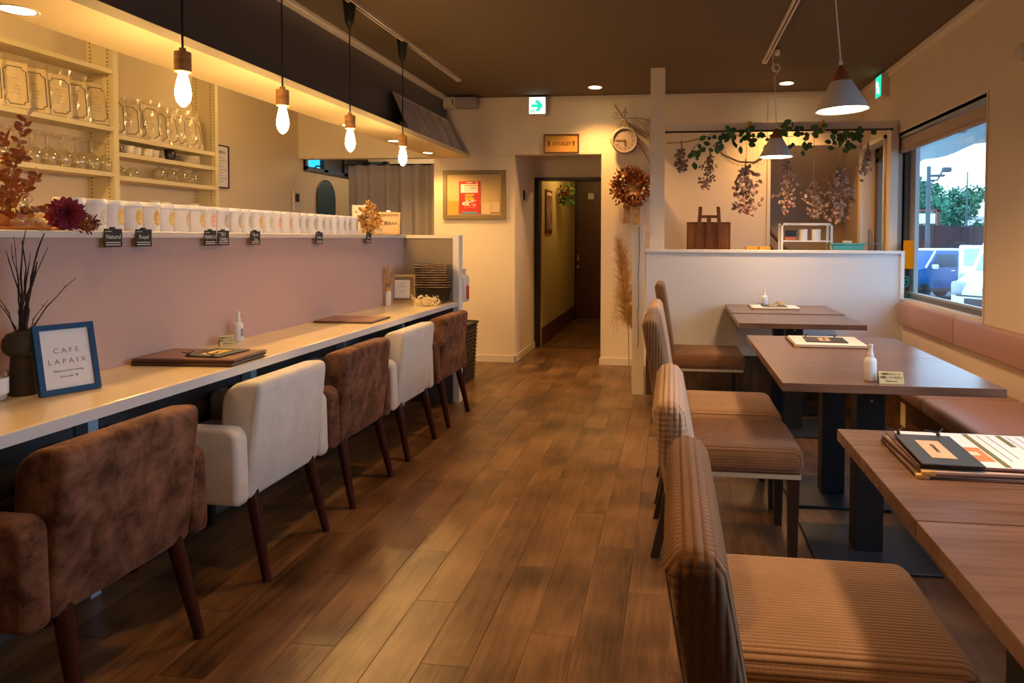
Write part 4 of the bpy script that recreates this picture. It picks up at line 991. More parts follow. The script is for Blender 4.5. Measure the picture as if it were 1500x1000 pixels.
for i, (y, z, w) in enumerate(bags):
    o = bag if i == 0 else copy_tree(bag)
    o.location = (XF-.045-.02*(i % 2), y, z+.001); o.rotation_euler = (0, R(-5-3*(i % 3)), R(-22+6*math.sin(i*2.3)))
    s = 1.0+.04*math.sin(i*1.7); o.scale = (1, 1, s if w == 'upper left' else s*.92)
    o['label'] = '%s bagged cream packet from the %s, on the %s shelf' % ((ORDN[8-i], 'middle divider', w) if i < 9 else (ORDN[i-9], 'middle divider', w)); o['group'] = 'bagged packets on the %s shelf' % w
# wine glasses upside down
def make_wine():
    g = G().lathe([(.036,.0),(.043,.03),(.045,.055),(.036,.085),(.012,.105),(.004,.115),(.0035,.175),(.006,.182),(.034,.187),(.034,.189)], 16, cap=False)
    return single('wine_glass', g, M_['bottleglass'], 'stemmed wine glass standing upside down on the left shelf', 'glass', (0,0,0), 0, 'upturned wine glasses on the left shelf', smooth=True)
wg = make_wine()
k = 0
for row, x in ((0, XF-.05), (1, XF-.135)):
    for i in range(12):
        o = wg if k == 0 else copy_tree(wg); k += 1
        o.location = (x, 2.86+i*.098-.03*row, 1.601)
        o['label'] = 'upside-down wine glass, %s from the divider in the %s row' % (ORDN[11-i], ('front', 'rear')[row])
# right bay: cups, mugs, plates, pots
def cup(mat_, r=.038, h=.055, name='cup', lab='', grp=None, cat='cup'):
    t = thing(name, lab, cat, (0,0,0), 0, grp)
    obj('bowl', G().lathe([(.02,0),(r*.8,.008),(r,h),(r-.003,h),(r*.75,.012),(.0005,.010)], 16), mat_, t, True)
    obj('handle', G().tube([(0,-r*.92,h*.8),(0,-r-.022,h*.7),(0,-r-.018,h*.35),(0,-r*.85,h*.25)], .004, 5), mat_, t, True)
    return t
c0 = cup(M_['cup'], lab='white cup on the top right shelf', grp='white cups on the top right shelf')
for i, y in enumerate((4.13, 4.21, 4.29, 4.37)):
    o = c0 if i == 0 else copy_tree(c0)
    o.location = (XF-.05-.02*(i % 2), y, 1.736); o['label'] = '%s white cup from the divider on the top right shelf' % ORDN[i]
m0 = cup(M_['darkmug'], .036, .075, 'mug', 'dark mug among the white cups on the right shelf', None, 'mug'); m0.location = (XF-.05, 4.50, 1.736); m0.rotation_euler = (0, 0, PI)
g = G()
for i in range(5): g.lathe([(.045,.012*i),(.075,.012*i+.008),(.075,.012*i+.010),(.04,.012*i+.004)], 20)
single('plate_stack', g, M_['cup'], 'stack of white plates at the right end of the cup shelf', 'plates', (XF-.085, 4.74, 1.736), smooth=True)
gp = thing('glass_pot', 'round glass teapot on the second right shelf', 'teapot', (0,0,0), 0, 'glass teapots on the second right shelf')
obj('body', G().lathe([(.025,0),(.045,.02),(.050,.045),(.040,.075),(.025,.085)], 16, cap=False), M_['bottleglass'], gp, True)
obj('handle', G().tube([(0,.045,.065),(0,.075,.06),(0,.075,.03),(0,.045,.02)], .004, 5), M_['bottleglass'], gp, True)
obj('lid', G().lathe([(.026,.085),(.015,.092),(.006,.096),(.006,.104)], 12), M_['bottleglass'], gp, True)
for i, y in enumerate((4.42, 4.53, 4.64, 4.76)):
    o = gp if i == 0 else copy_tree(gp)
    o.location = (XF-.07, y, 1.586); o['label'] = '%s glass teapot from the divider on the second right shelf' % ORDN[i]
gb = single('glass_bowl', G().lathe([(.045,0),(.044,.03),(.03,.055),(.008,.068)], 16, cap=False), M_['bottleglass'], 'upturned glass bowl on the second right shelf by the divider', 'bowl', (XF-.06, 4.06, 1.586), 0, 'upturned glass bowls', smooth=True)
copy_tree(gb, (XF-.06, 4.17, 1.586), label='upturned glass bowl second from the divider on the second right shelf')
c1 = cup(M_['cup'], .036, .06, 'cup', 'upturned white cup on the lowest right shelf', 'white cups on the lowest right shelf')
for i, (y, z) in enumerate(((4.36,1.321),(4.36,1.381),(4.46,1.321),(4.46,1.381),(4.56,1.321),(4.66,1.321),(4.75,1.321),(4.75,1.381))):
    o = c1 if i == 0 else copy_tree(c1)
    o.location = (XF-.06, y, z); o['label'] = 'white cup on the lowest right shelf, %s in column %s from the divider' % ('upper one' if z > 1.35 else 'lower one', ['one','two','three','four','five'][(4.36,4.46,4.56,4.66,4.75).index(y)])
tr_ = single('wooden_tray', G().rbox(-.08,.08,-.16,.16,0,.02,.004), M_['woodl'], 'light wooden tray on the lowest left shelf', 'tray', (XF-.09, 3.62, 1.301))
gj = single('glass_jar', G().lathe([(.04,0),(.05,.01),(.05,.09),(.035,.11)], 16, cap=False), M_['bottleglass'], 'clear glass jar closest to the tray on the lowest left shelf', 'jar', (XF-.06, 3.36, 1.301), 0, 'clear jars on the lowest left shelf', smooth=True)
copy_tree(gj, (XF-.06, 3.24, 1.301), label='second clear glass jar from the tray on the lowest left shelf'); copy_tree(gj, (XF-.06, 3.12, 1.301), label='third clear glass jar from the tray on the lowest left shelf')

# ================================================================== LEDGE
LZ = 1.2165
def make_jar():
    t = thing('tea_canister', '', 'canister', (0,0,0), 0, 'white tea canisters on the ledge')
    obj('body', G().lathe([(.0405,0),(.042,.003),(.043,.098)], 28), M_['jar'], t, True, flat_angle=50)
    obj('lid', G().lathe([(.0462,.096),(.0466,.108),(.0445,.114)], 28), M_['jar'], t, True, flat_angle=50)
    vs = [(.0438, 0, .055)]; n = 20
    for i in range(n):
        a = 2*PI*i/n; th = .019*math.cos(a)/.044; vs.append((.0438*math.cos(th), .0438*math.sin(th), .055+.032*math.sin(a)))
    obj('sticker', G().add(vs, [(0, i+1, (i+1) % n+1) for i in range(n)]), M_['labels'][0], t)
    return t
jr = make_jar()
COLN = ['sage green', 'pale grey', 'gold', 'gold', 'gold', 'gold', 'tan', 'gold', 'pink', 'grey-brown', 'grey', 'grey', 'tan', 'sage', 'pink', 'pink', 'grey', 'grey', 'grey', 'grey', 'grey', 'grey', 'grey', 'grey', 'grey']
CI = [0,1,2,3,4,5,6,3,7,8,8,9,4,0,7,7,9,9,9,9,9,9,9,9,9]
POS = ['behind the burgundy flower', 'largest, first in the row', 'second in the row', 'third in the row', 'fourth in the row', 'fifth in the row']
for i in range(25):
    o = jr if i == 0 else copy_tree(jr)
    y = 2.135+i*.0862
    o.location = (-2.072+.004*math.sin(i*2.1), y, LZ); o.rotation_euler = (0, 0, R(10+7*math.sin(i*1.3)))
    for ch in o.children:
        if ch.name.startswith('sticker') and i:
            ch.data = ch.data.copy(); ch.data.materials[0] = M_['labels'][CI[i]]
    if i < 6: lb = 'white tea canister with %s sticker, %s' % (COLN[i], POS[i])
    elif i < 24: lb = 'white tea canister with %s sticker, canister %s from the curtain end' % (COLN[i], ['second','third','fourth','fifth','sixth','seventh','eighth','ninth','tenth','eleventh','twelfth','thirteenth','fourteenth','fifteenth','sixteenth','seventeenth','eighteenth','nineteenth'][23-i])
    else: lb = 'white tea canister beside the gold wreath, last of the row'
    o['label'] = lb
# chalk price tags hanging over the ledge edge
TAGL = ['largest black chalk tag, below the first canisters', 'black chalk tag second from the dahlia', 'left one of the two touching black chalk tags', 'right one of the two touching black chalk tags', 'lone black chalk tag right of the touching pair', 'black chalk tag nearest the gold wreath side, before the tilted one', 'tilted black chalk tag below the gold wreath']
TW = ['Natural','Royal','MARCH','SET\nTIMES','Herb\nTea','Dolce','Menu']
for i, y in enumerate((2.155, 2.292, 2.655, 2.738, 2.965, 3.54, 4.15)):
    t = thing('chalk_tag', TAGL[i], 'price tag', (-1.928, y, 1.196), 0, 'black chalk tags on the ledge edge')
    if i == 6: t.rotation_euler = (R(-9), 0, 0)
    w = .038 if i < 2 else .036
    obj('card', G().box(0,.002,-w,w,-.035,.028), M_['chalk'], t)
    text('lettering', TW[i], .021, at(.0022,0,.0)@FACE_X, M_['chalkw'], t)
    g = G()
    for j in range(2): g.box(.002,.0026,-w+.006,w-.008,-.021-.008*j,-.018-.008*j)
    g.box(.002,.0026,-w+.004,-w+.03,.018,.020)
    obj('chalk_line', g, M_['chalkw'], t)
    obj('clip', G().box(-.006,.003,-.008,.008,.026,.034), M_['blackp'], t)
# display: white board, gold wreath, small framed sign
wbrd = thing('display_card', 'white card leaning on the ledge behind the gold wreath', 'card', (-2.075, 4.36, LZ))
wbrd.rotation_euler = (R(-12), 0, R(30))
obj('card', G().box(-.055,.055,-.003,.003,0,.20), M_['paper'], wbrd)
random.seed(21)
gw = thing('gold_wreath', 'small gold leaf wreath standing on the ledge', 'wreath', (-1.985, 4.29, LZ+.10)); gw.rotation_euler = (R(-14), 0, R(38))
g = G()
for i in range(420):
    a = random.uniform(0, 2*PI); rr = random.gauss(.038, .015)
    L = random.uniform(.018,.032); g.leaf((rr*math.cos(a), random.uniform(-.02,.005), rr*math.sin(a)*1.45), (math.cos(a+random.uniform(-1.3,1.3)), random.uniform(-1,.3), math.sin(a+random.uniform(-1.3,1.3))), (random.uniform(-1,1),-1,random.uniform(-1,1)), L, L*.6, .5)
tag(obj('foliage', g, M_['gold'], gw), kind='stuff')
obj('paper_bow', G().prism([(.02,-.10),(.085,-.10),(.06,-.045),(.03,-.05)], 'y', -.01, 0), M_['cardy'], gw)
fs_ = thing('framed_sign', 'light wood framed sign reading 紅茶BAR on the ledge', 'sign', (-1.995, 4.60, LZ)); fs_.rotation_euler = (R(-14), 0, R(14))
obj('frame', G().box(-.082,.082,-.012,.012,0,.014).box(-.082,.082,-.012,.012,.146,.16).box(-.082,-.068,-.012,.012,.014,.146).box(.068,.082,-.012,.012,.014,.146), M_['woodl'], fs_)
obj('panel', G().box(-.068,.068,-.002,.008,.014,.146), M_['kraft'], fs_)
text('lettering', '紅茶BAR', .034, at(0,-.003,.08)@FACE_Y, M_['ink'], fs_)
obj('clip', G().box(-.014,.014,-.016,.0,.158,.172), M_['paper'], fs_)

# eucalyptus, pyramid bag, dahlia at the left end of the ledge
random.seed(31)
eu = thing('dried_eucalyptus', 'copper dried eucalyptus bunch rising at the left frame edge', 'dried plant', (-2.12, 1.93, LZ))
lf = G().leaf((0,0,0), (0,0,1), (0,-1,0), 1, .55, .3)
lm = obj('leaf', lf, M_['euc'], eu, True); lm.data.name = 'leaf'
stems = [((.0,0,0),(.03,.0,.17),(.10,.0,.34)), ((0,0,0),(-.02,0,.17),(.03,0,.30)), ((0,0,0),(.05,0,.10),(.14,0,.17)), ((0,0,0),(-.05,0,.12),(-.06,0,.26)), ((0,0,0),(.04,0,.05),(.15,.0,.06)), ((0,0,0),(.02,0,.12),(.08,0,.24))]
g = G(); first = True
for s in stems:
    a, b, c = map(Vector, s); g.tube([a, b, c], [.003,.002,.001], 5)
    for j in range(17):
        k = .25+.75*j/16; p = a*(1-k)**2+2*b*k*(1-k)+c*k*k
        for sgn in (-1, 1):
            L = random.uniform(.024,.036)
            rot = Euler((random.uniform(-.6,.6), sgn*random.uniform(.6,1.5)+random.uniform(-.3,.3), random.uniform(-1,1))).to_matrix().to_4x4()
            Mx = Matrix.Translation(p) @ rot @ Matrix.Scale(L, 4)
            if first: lm.matrix_local = Mx; first = False
            else: inst('leaf', lm, eu, Mx)
obj('stem', g, M_['stemd'], eu)
# feathery tip
g = G(); feather(g, (.09,0,.33), (.12,0,.375), 40, .03, .0012)
obj('pale_tip', g, M_['cotton'], eu)
pb = thing('pyramid_bag', 'clear pyramid bag with pink and orange dots on orange tissue', 'gift bag', (-2.015, 1.925, LZ), R(35))
obj('bag', G().add([(-.055,-.045,0),(.055,-.045,0),(.055,.045,0),(-.055,.045,0),(.0,.0,.085)], [(0,1,4),(1,2,4),(2,3,4),(3,0,4)]), M_['bag'], pb)
g = G(); g2 = G()
for i, (u, z) in enumerate(((-.025,.018),(.005,.022),(.03,.015),(-.01,.042),(.012,.044),(0,.062))):
    k = 1-z/.085; yy = -.045*k-.001
    (g if i % 2 else g2).add([(u+.008*math.cos(a*PI/5), yy-.0006+.004*math.sin(a*PI/5), z+.008*math.sin(a*PI/5)) for a in range(10)], [tuple(range(10))])
obj('dot', g, M_['pink2'], pb); obj('dot', g2, M_['orange2'], pb)
obj('tissue', G().rbox(-.07,.07,-.055,.055,0,.010,.003).leaf((-.05,-.02,.01),(-.6,0,.6),(0,-1,0),.06,.05).leaf((-.03,0,.01),(-.9,-.2,.3),(0,-1,0),.07,.05), M_['orange2'], pb)
obj('ring', G().tube([(.014*math.cos(a*PI/6),0,.097+.014*math.sin(a*PI/6)) for a in range(12)], .002, 5, True), M_['cotton'], pb)
g = G()
for i in range(60):
    c = (random.uniform(-.03,.03), random.uniform(-.025,.025), random.uniform(.005,.035)); g.leaf(c, (random.uniform(-1,1),random.uniform(-1,1),random.uniform(0,1)), (0,-1,0), .018, .01)
tag(obj('contents', g, M_['hydr'], pb), kind='stuff')
da = thing('dahlia', 'burgundy artificial dahlia lying on the ledge beside the canisters', 'flower', (-1.985, 2.03, LZ+.052))
pm = obj('petal', G().leaf((0,0,0), (1,0,0), (0,0,1), 1, .42, .5), M_['dahlia'], da, True)
ax = Vector((.7, -.7, .25)).normalized(); u = ax.orthogonal().normalized(); w = ax.cross(u); k = 0
for ring_, (n, tilt, L, off) in enumerate(((16, -.25, .058, .1), (16, .05, .062, 0), (15, .32, .058, .2), (14, .60, .052, .1), (11, .90, .044, .3), (8, 1.15, .034, 0), (5, 1.4, .025, .2))):
    for i in range(n):
        a = 2*PI*i/n+off+random.uniform(-.12,.12); d = (u*math.cos(a)+w*math.sin(a))*math.cos(tilt)+ax*math.sin(tilt)
        side = d.cross(ax); side = side.normalized() if side.length > .01 else u; nn = side.cross(d)
        Mx = Matrix((d*L, side*L, nn*L)).transposed().to_4x4(); Mx.translation = ax*.004*ring_
        if k == 0: pm.matrix_local = Mx
        else: inst('petal', pm, da, Mx)
        k += 1
g = G()
for i in range(70):
    g.leaf((random.uniform(.0,.055), random.uniform(.0,.06), random.uniform(-.05,-.015)), (random.uniform(0,1),random.uniform(-.3,1),random.uniform(-.6,.6)), (1,-1,0), .03, .006)
tag(obj('dry_filler', g, M_['wreath'], da), kind='stuff')

# ================================================================== COUNTER-TOP THINGS
CZ = .7365
# picture frame CAFE LAPAIX
pf = thing('picture_frame', 'blue picture frame with white paper reading CAFE LAPAIX', 'picture frame', (-1.765, 1.812, CZ)); pf.rotation_euler = (R(-13), 0, R(68))
fw_, fh_ = .078, .205
obj('frame', G().box(-fw_,fw_,-.008,.008,0,.016).box(-fw_,fw_,-.008,.008,fh_-.016,fh_).box(-fw_,-fw_+.015,-.008,.008,.016,fh_-.016).box(fw_-.015,fw_,-.008,.008,.016,fh_-.016), M_['blueframe'], pf)
obj('paper', G().box(-fw_+.014,fw_-.014,-.002,.004,.015,fh_-.015), M_['paper'], pf)
text('lettering', 'C A F E', .021, at(0,-.003,.126)@FACE_Y, M_['inkg'], pf)
text('lettering', 'L A P A I X', .021, at(0,-.003,.094)@FACE_Y, M_['inkg'], pf)
text('lettering', 'Thank you for coming', .0085, at(0,-.003,.067)@FACE_Y, M_['inkg'], pf)
text('lettering', 'From cafe  ●', .0085, at(0,-.003,.050)@FACE_Y, M_['inkg'], pf)
obj('easel_back', G().add([(-.02,.01,.12),(.02,.01,.12),(.02,.075,-.0),(-.02,.075,.0)], [(0,1,2,3)]), M_['signf'], pf)
# vase with twigs
vs_ = thing('vase', 'dark stoneware vase with a bulbous top, holding bare twigs', 'vase', (-1.880, 1.772, CZ))
obj('body', G().lathe([(.033,0),(.034,.004),(.033,.05),(.030,.095),(.028,.112),(.036,.118),(.045,.128),(.049,.145),(.046,.163),(.036,.178),(.022,.184),(.018,.186),(.018,.190),(.012,.190),(.012,.12)], 36), M_['vased'], vs_, True, flat_angle=50)
tg = thing('twigs', 'bunch of bare dark twigs standing in the stoneware vase', 'twigs', (-1.880, 1.772, CZ+.12))
random.seed(14)
def twig(x1, z1, r=.0028, bend=.02, knots=True):
    p0 = Vector((random.uniform(-.006,.006), random.uniform(-.006,.006), 0)); p1 = Vector((x1, random.uniform(-.03,.03), z1))
    n = 8; pts = []
    for i in range(n+1):
        k = i/n; p = p0.lerp(p1, k); p.x = p0.x+(x1-p0.x)*k**1.35+bend*math.sin(k*PI)*(-1 if x1 > 0 else 1)*.4+random.uniform(-.0055,.0055); pts.append(p)
    g = G().tube(pts, [r*1.3*(1-.72*i/n)*(1.0+(.35 if i % 2 else 0)) for i in range(n+1)], 6)
    for j in range(3, 8, 2):
        if knots: g.tube([pts[j], pts[j]+Vector((random.choice((-1,1))*.006, 0, .008))], [r*.5, r*.2], 4)
    obj('twig', g, M_['twig'], tg, True)
for x1, z1, r in ((.165,.222,.0018),(.058,.350,.0035),(.062,.268,.004),(.088,.310,.0017),(.04,.295,.0015),(.004,.360,.0028),(-.005,.34,.0015),(-.042,.315,.0018),(-.048,.30,.0022),(-.075,.19,.0016),(-.095,.20,.0014),(.012,.26,.0018),(.065,.155,.0014),(-.02,.33,.0026)):
    twig(x1, z1, r)
tm = thing('glass_candle', 'clear tumbler with a white band at the left frame edge', 'tumbler', (-1.885, 1.68, CZ))
obj('glass', G().lathe([(.036,0),(.038,.005),(.039,.085)], 24, cap=False).lathe([(.0005,.004),(.036,.004)], 24, cap=False), M_['tumbler'], tm, True)
obj('band', G().lathe([(.0395,.022),(.0398,.066)], 24, cap=False), M_['paper'], tm, True)
obj('filling', G().lathe([(.034,.005),(.035,.060),(.0005,.064)], 20), M_['frost'], tm, True)
# menus
def folder(g, x0, x1, y0, y1, z0, th=.006):
    g.rbox(x0, x1, y0, y1, z0, z0+th, .0025, 2)
mn = thing('menu_folder', 'lower brown menu folder on the counter', 'menu', (-1.745, 2.345, CZ), R(3))
obj('cover', G().rbox(-.185,.185,-.115,.115,0,.004,.0015).rbox(-.185,.185,-.115,.115,.008,.012,.0015).rbox(-.187,.187,-.118,-.105,0,.012,.004), M_['menubr'], mn)
obj('pages', G().box(-.178,.178,-.10,.11,.004,.008), M_['menupage'], mn)
obj('sleeve', G().box(-.172,.172,-.098,.106,.012,.0124), M_['sleeve'], mn)
mn2 = copy_tree(mn, (-1.742, 2.348, CZ+.0125), R(4.5), 'upper brown menu folder on the counter, under the clipboard')
def clipboard(loc, rz, label, tilt=0):
    t = thing('clipboard', label, 'clipboard', loc, rz)
    obj('board', G().rbox(-.064,.064,-.112,.112,0,.004,.001), M_['menublk'], t)
    obj('card', G().rbox(-.028,.024,-.055,.065,.004,.0052,.0005), M_['kraft'], t)
    text('lettering', 'アンケート', .013, at(-.002,.0,.0055)@Euler((0,0,-PI/2)).to_matrix().to_4x4(), M_['ink'], t)
    for y in (-.055, .055):
        obj('tie', G().tube([(-.058,y,.004),(-.066,y,.014),(-.076,y,.004),(-.066,y,-.004)], .003, 5, True).tube([(-.062,y,.010),(-.085,y+.02,.018)], .0018, 4).tube([(-.062,y,.010),(-.078,y-.022,.006)], .0018, 4), M_['blackp'], t)
    return t
def clipH(loc, rz, label, L=.125, Wd=.11):
    # landscape clipboard: ties along its back edge (+y)
    t = thing('clipboard', label, 'clipboard', loc, rz)
    obj('board', G().rbox(-L/2,L/2,-Wd,Wd,0,.004,.001), M_['menublk'], t)
    obj('card', G().add([(-.030,-Wd*.62,.0045),(.022,-Wd*.62,.0045),(.020,Wd*.55,.0045),(-.030,Wd*.55,.0045)], [(0,1,2,3)]).rbox(-.030,.021,-Wd*.62,Wd*.55,.004,.0048,.0003), M_['kraft'], t)
    text('lettering', '紅茶の淹れ方', .010, at(-.004,-.0,.0052)@Euler((0,0,-PI/2)).to_matrix().to_4x4(), M_['ink'], t)
    for x in (-L*.42, L*.3):
        obj('tie', G().tube([(x,Wd-.01,.004),(x,Wd-.002,.012),(x,Wd+.008,.004),(x,Wd,-.002)], .0028, 5, True).tube([(x,Wd,.010),(x-.03,Wd+.004,.014)], .0018, 4).tube([(x,Wd,.010),(x+.014,Wd+.014,.018)], .0018, 4), M_['blackp'], t)
    return t
cbo = clipH((-1.688, 2.36, CZ+.0265), R(-3), 'dark clipboard with yellow card on the counter menus', .14, .085)
for ch in cbo.children:
    if ch.name.startswith('card'): ch.data = ch.data.copy(); ch.data.materials[0] = M_['yelcard']
for ch in cbo.children:
    if ch.name.startswith('tie'): ch.location = (0, -.165, 0)
m3_ = copy_tree(mn, (-1.765, 3.60, CZ), R(2), 'single closed brown menu lying farther along the counter'); m3_.scale = (.88, 1.15, .8)
# bottles
def bottle(loc, label, h=.105, r=.024, lab=True):
    t = thing('spray_bottle', label, 'bottle', loc, 0)
    s = r/.024
    obj('body', G().lathe([(.020*s,0),(.024*s,.003),(.024*s,h*.62),(.021*s,h*.70),(.011*s,h*.76)], 24), M_['frost'], t, True, flat_angle=60)
    obj('cap', G().lathe([(.0125*s,h*.76),(.0125*s,h*.86),(.009*s,h*.92),(.0085*s,h*1.06),(.0095*s,h*1.08),(.0095*s,h*1.15)], 16), M_['white'], t, True, flat_angle=40)
    if lab: obj('label', G().add([(.0242*s*math.cos(a), .0242*s*math.sin(a), z) for z in (h*.2, h*.5) for a in [R(-30+15*i) for i in range(5)]], [(i, i+1, i+6, i+5) for i in range(4)]), M_['inkg'], t)
    return t
bottle((-1.905, 2.80, CZ), 'white spray bottle on the counter beside the tent card', .115, .0195)
bottle((.695, 2.50, .7005), 'white spray bottle on the middle walnut table', .112, .0215, False)
bottle((.665, 5.10, .7035), 'white spray bottle on the far table against the partition', .11, .022, False)
def tent(loc, rz, label, w=.04, h=.042):
    t = thing('tent_card', label, 'card', loc, rz, None)
    obj('card', G().add([(-w,-.018,0),(w,-.018,0),(w,0,h),(-w,0,h),(-w,.018,0),(w,.018,0)], [(0,1,2,3),(3,2,5,4)]).add([(-w,-.0165,0),(w,-.0165,0),(w,0,h-.002),(-w,0,h-.002),(-w,.0165,0),(w,.0165,0)], [(0,3,2,1),(3,4,5,2)]), M_['cardy'], t)
    ang = Euler((PI/2-math.atan2(.018, h), 0, 0)).to_matrix().to_4x4()
    for s, z, sz in (('除菌用アルコール', .031, .0078), ('消毒してください', .020, .0092), ('Please use it', .009, .0075)):
        text('lettering', s, sz, at(0, -.018*(1-z/h)-.0012, z)@ang, M_['ink'], t, bold=.0001)
    return t
tent((-1.89, 2.70, CZ), R(48), 'cream tent card with print beside the counter spray bottle', .03, .042)
tent((.755, 2.47, .7005), R(-1), 'cream tent card beside the spray bottle on the middle table', .041, .040)
tent((.785, 5.14, .7035), 0, 'cream tent card on the far table beside its bottle', .034, .035)
# bud vase with pampas
random.seed(40)
bv = thing('bud_vase', 'slim white bud vase on the counter before the wooden frame', 'vase', (-1.915, 4.42, CZ))
obj('body', G().lathe([(.017,0),(.019,.004),(.019,.085),(.012,.098),(.009,.102)], 20), M_['white'], bv, True, flat_angle=50)
bf = thing('pampas_sprig', 'pale pampas sprig with a yellow bloom in the bud vase', 'dried grass', (-1.915, 4.42, CZ+.095))
g = G()
for tx in (-.045, -.02, .0, .03, .05): feather(g, (0,0,0), (tx,0,.155-abs(tx)*.3), 90, .045, .0009, .2, .35)
tag(obj('plume', g, M_['pampas'], bf), kind='stuff')
obj('bloom', G().sphere((.002,-.012,.018), .013, 10, 6), M_['yel'], bf, True)
# wooden frame with paper, near the counter end
wf = thing('picture_frame', 'pale wood frame with a white CAFE LAPAIX card at the counter end', 'picture frame', (-1.885, 4.60, CZ)); wf.rotation_euler = (R(-7), 0, R(12))
obj('frame', G().box(-.085,.085,-.008,.008,0,.016).box(-.085,.085,-.008,.008,.185,.20).box(-.085,-.071,-.008,.008,.016,.185).box(.071,.085,-.008,.008,.016,.185), M_['woodl'], wf)
obj('backing', G().box(-.071,.071,0,.006,.016,.185), M_['taupe'], wf)
obj('paper', G().box(-.06,.045,-.004,-.001,.035,.162), M_['paper'], wf)
text('lettering', 'CAFE', .017, at(-.008,-.0045,.138)@FACE_Y, M_['inkg'], wf)
text('lettering', 'LAPAIX', .017, at(-.008,-.0045,.115)@FACE_Y, M_['inkg'], wf)
obj('print_line', G().box(-.035,.02,-.0046,-.004,.09,.092).box(-.025,.01,-.0046,-.004,.075,.077), M_['inkg'], wf)
# dried cream grass lying
dg = thing('dried_bouquet', 'cream dried grass bunch lying in front of the baskets', 'dried grass', (-1.66, 4.45, CZ))
g = G()
for i in range(500):
    c = (random.gauss(0,.038), random.gauss(0,.03), abs(random.gauss(.018,.016))); d = (random.uniform(-1,1), random.uniform(-1,1), random.uniform(0,1)); g.leaf(c, d, (0,-1,0), .022, .008)
tag(obj('foliage', g, M_['hydr'], dg), kind='stuff')
# wire baskets stack
def make_basket():
    t = thing('wire_basket', '', 'basket', (0,0,0), 0, 'dark wire baskets stacked at the counter end')
    w, d, h = .112, .085, .11
    def rr(k): return [(-w*k,-d*k),(w*k,-d*k),(w*k,d*k),(-w*k,d*k)]
    obj('rim', G().tube([(x, y, h) for x, y in rr(1)], .0040, 6, True), M_['wirer'], t)
    g = G()
    for z in (.0, .037, .075): g.tube([(x, y, z) for x, y in rr(.80+.20*z/h)], .0018, 5, True)
    for i in range(8):
        u = -1+2*i/7
        for s in (-1, 1):
            g.tube([(u*w*.80, s*d*.80, 0), (u*w, s*d, h)], .0014, 4)
            if abs(u) < .99: g.tube([(s*w*.80, u*d*.80, 0), (s*w, u*d, h)], .0014, 4)
        g.tube([(u*w*.80, -d*.80, 0), (u*w*.80, d*.80, 0)], .0014, 4)
    obj('wire_grid', g, M_['wire'], t); return t
wk = make_basket()
ORD = ['lowest wire basket of the stack, sides fully showing', 'second wire basket from the bottom of the stack', 'third wire basket from the bottom of the stack', 'fourth wire basket from the bottom of the stack', 'fifth wire basket from the bottom, middle of the stack', 'fifth wire basket from the top of the stack', 'fourth wire basket from the top of the stack', 'third wire basket from the top of the stack', 'second wire basket from the top of the stack', 'topmost wire basket of the stack']
for i in range(10):
    o = wk if i == 0 else copy_tree(wk)
    o.location = (-1.685+.002*math.sin(i*2), 4.665, CZ+.004+i*.0172); o.rotation_euler = (0, 0, R(6+1.5*math.sin(i*1.7))); o['label'] = ORD[i]

# ================================================================== TABLE THINGS
TZ = .7005
def folderstack(x, y, rz, n, labs, w=.15, d=.125, z0=TZ):
    out = []
    for i in range(n):
        t = thing('menu_folder', labs[i], 'menu', (x+.006*i, y+.004*i, z0+i*.0085), rz+R(2*i), None)
        obj('cover', G().rbox(-w,w,-d,d,0,.0028,.001).rbox(-w,-w+.008,-d,d,0,.0082,.0025), M_['menubr'], t)
        obj('pages', G().box(-w+.004,w-.004,-d+.006,d-.004,.0028,.0065), M_['menupage'], t)
        obj('edge_clip', G().rbox(-w-.001,-w+.025,-d-.001,-d+.012,.0,.009,.001), M_['gold'], t)
        out.append(t)
    return out
folderstack(.70, 1.612, R(-1), 2, ['lowest brown menu folder under the clipboard on the near table', 'second brown menu folder under the clipboard on the near table'], .188, .135)
op = thing('open_menu', 'open menu with olive headings on the near table, cut by the frame', 'menu', (.735, 1.63, TZ+.0175), R(-2))
obj('cover', G().rbox(-.21,.20,-.135,.135,0,.003,.001), M_['menubr'], op)
obj('page', G().rbox(-.19,.19,-.128,.128,.003,.0055,.001), M_['paper'], op)
obj('olive_band', G().box(-.035,-.023,-.125,.122,.0055,.0062), M_['olive'], op)
for i in range(3): obj('heading_bar', G().box(.04+.062*i,.052+.062*i,.03,.12,.0055,.0062), M_['olive'], op)
g = G()
for i in range(8):
    x = -.005+.022*i
    if i in (2, 5): continue
    g.box(x, x+.0025, -.08+.02*(i % 3), .112, .0055, .006)
obj('print_line', g, M_['inkg'], op)
obj('food_photo', G().box(-.095,-.04,-.09,.01,.0055,.0062), M_['foodo'], op)
obj('photo_highlight', G().box(-.08,-.055,-.05,-.025,.0062,.0066), M_['paperc'], op)
clipH((.592, 1.602, TZ+.025), R(-3), 'dark clipboard with kraft card and black ties on the near table', .125, .112)
# middle table menu
ft = folderstack(.725, 3.372, R(-1), 1, ['brown menu folder under the clipboard on the middle table'], .165, .15)
pg = single('menu_sheet', G().rbox(-.155,.165,-.135,.15,0,.003,.001), M_['paper'], 'printed white menu sheet under the clipboard on the middle table', 'menu', (.728, 3.375, TZ+.0092), R(-2))
clipH((.728, 3.385, TZ+.0125), R(-4), 'dark clipboard with kraft card on the middle table', .19, .082)
# far table menu
folderstack(.715, 5.0, R(0), 1, ['brown menu folder on the far table by the partition'], .17, .12, .7035)
single('menu_sheet', G().rbox(-.16,.165,-.105,.12,0,.003,.001), M_['paper'], 'printed white menu sheet on the far table', 'menu', (.722, 5.0, .7125), R(1))
clipH((.72, 5.01, .716), R(2), 'dark clipboard on the menu of the far table', .17, .07)

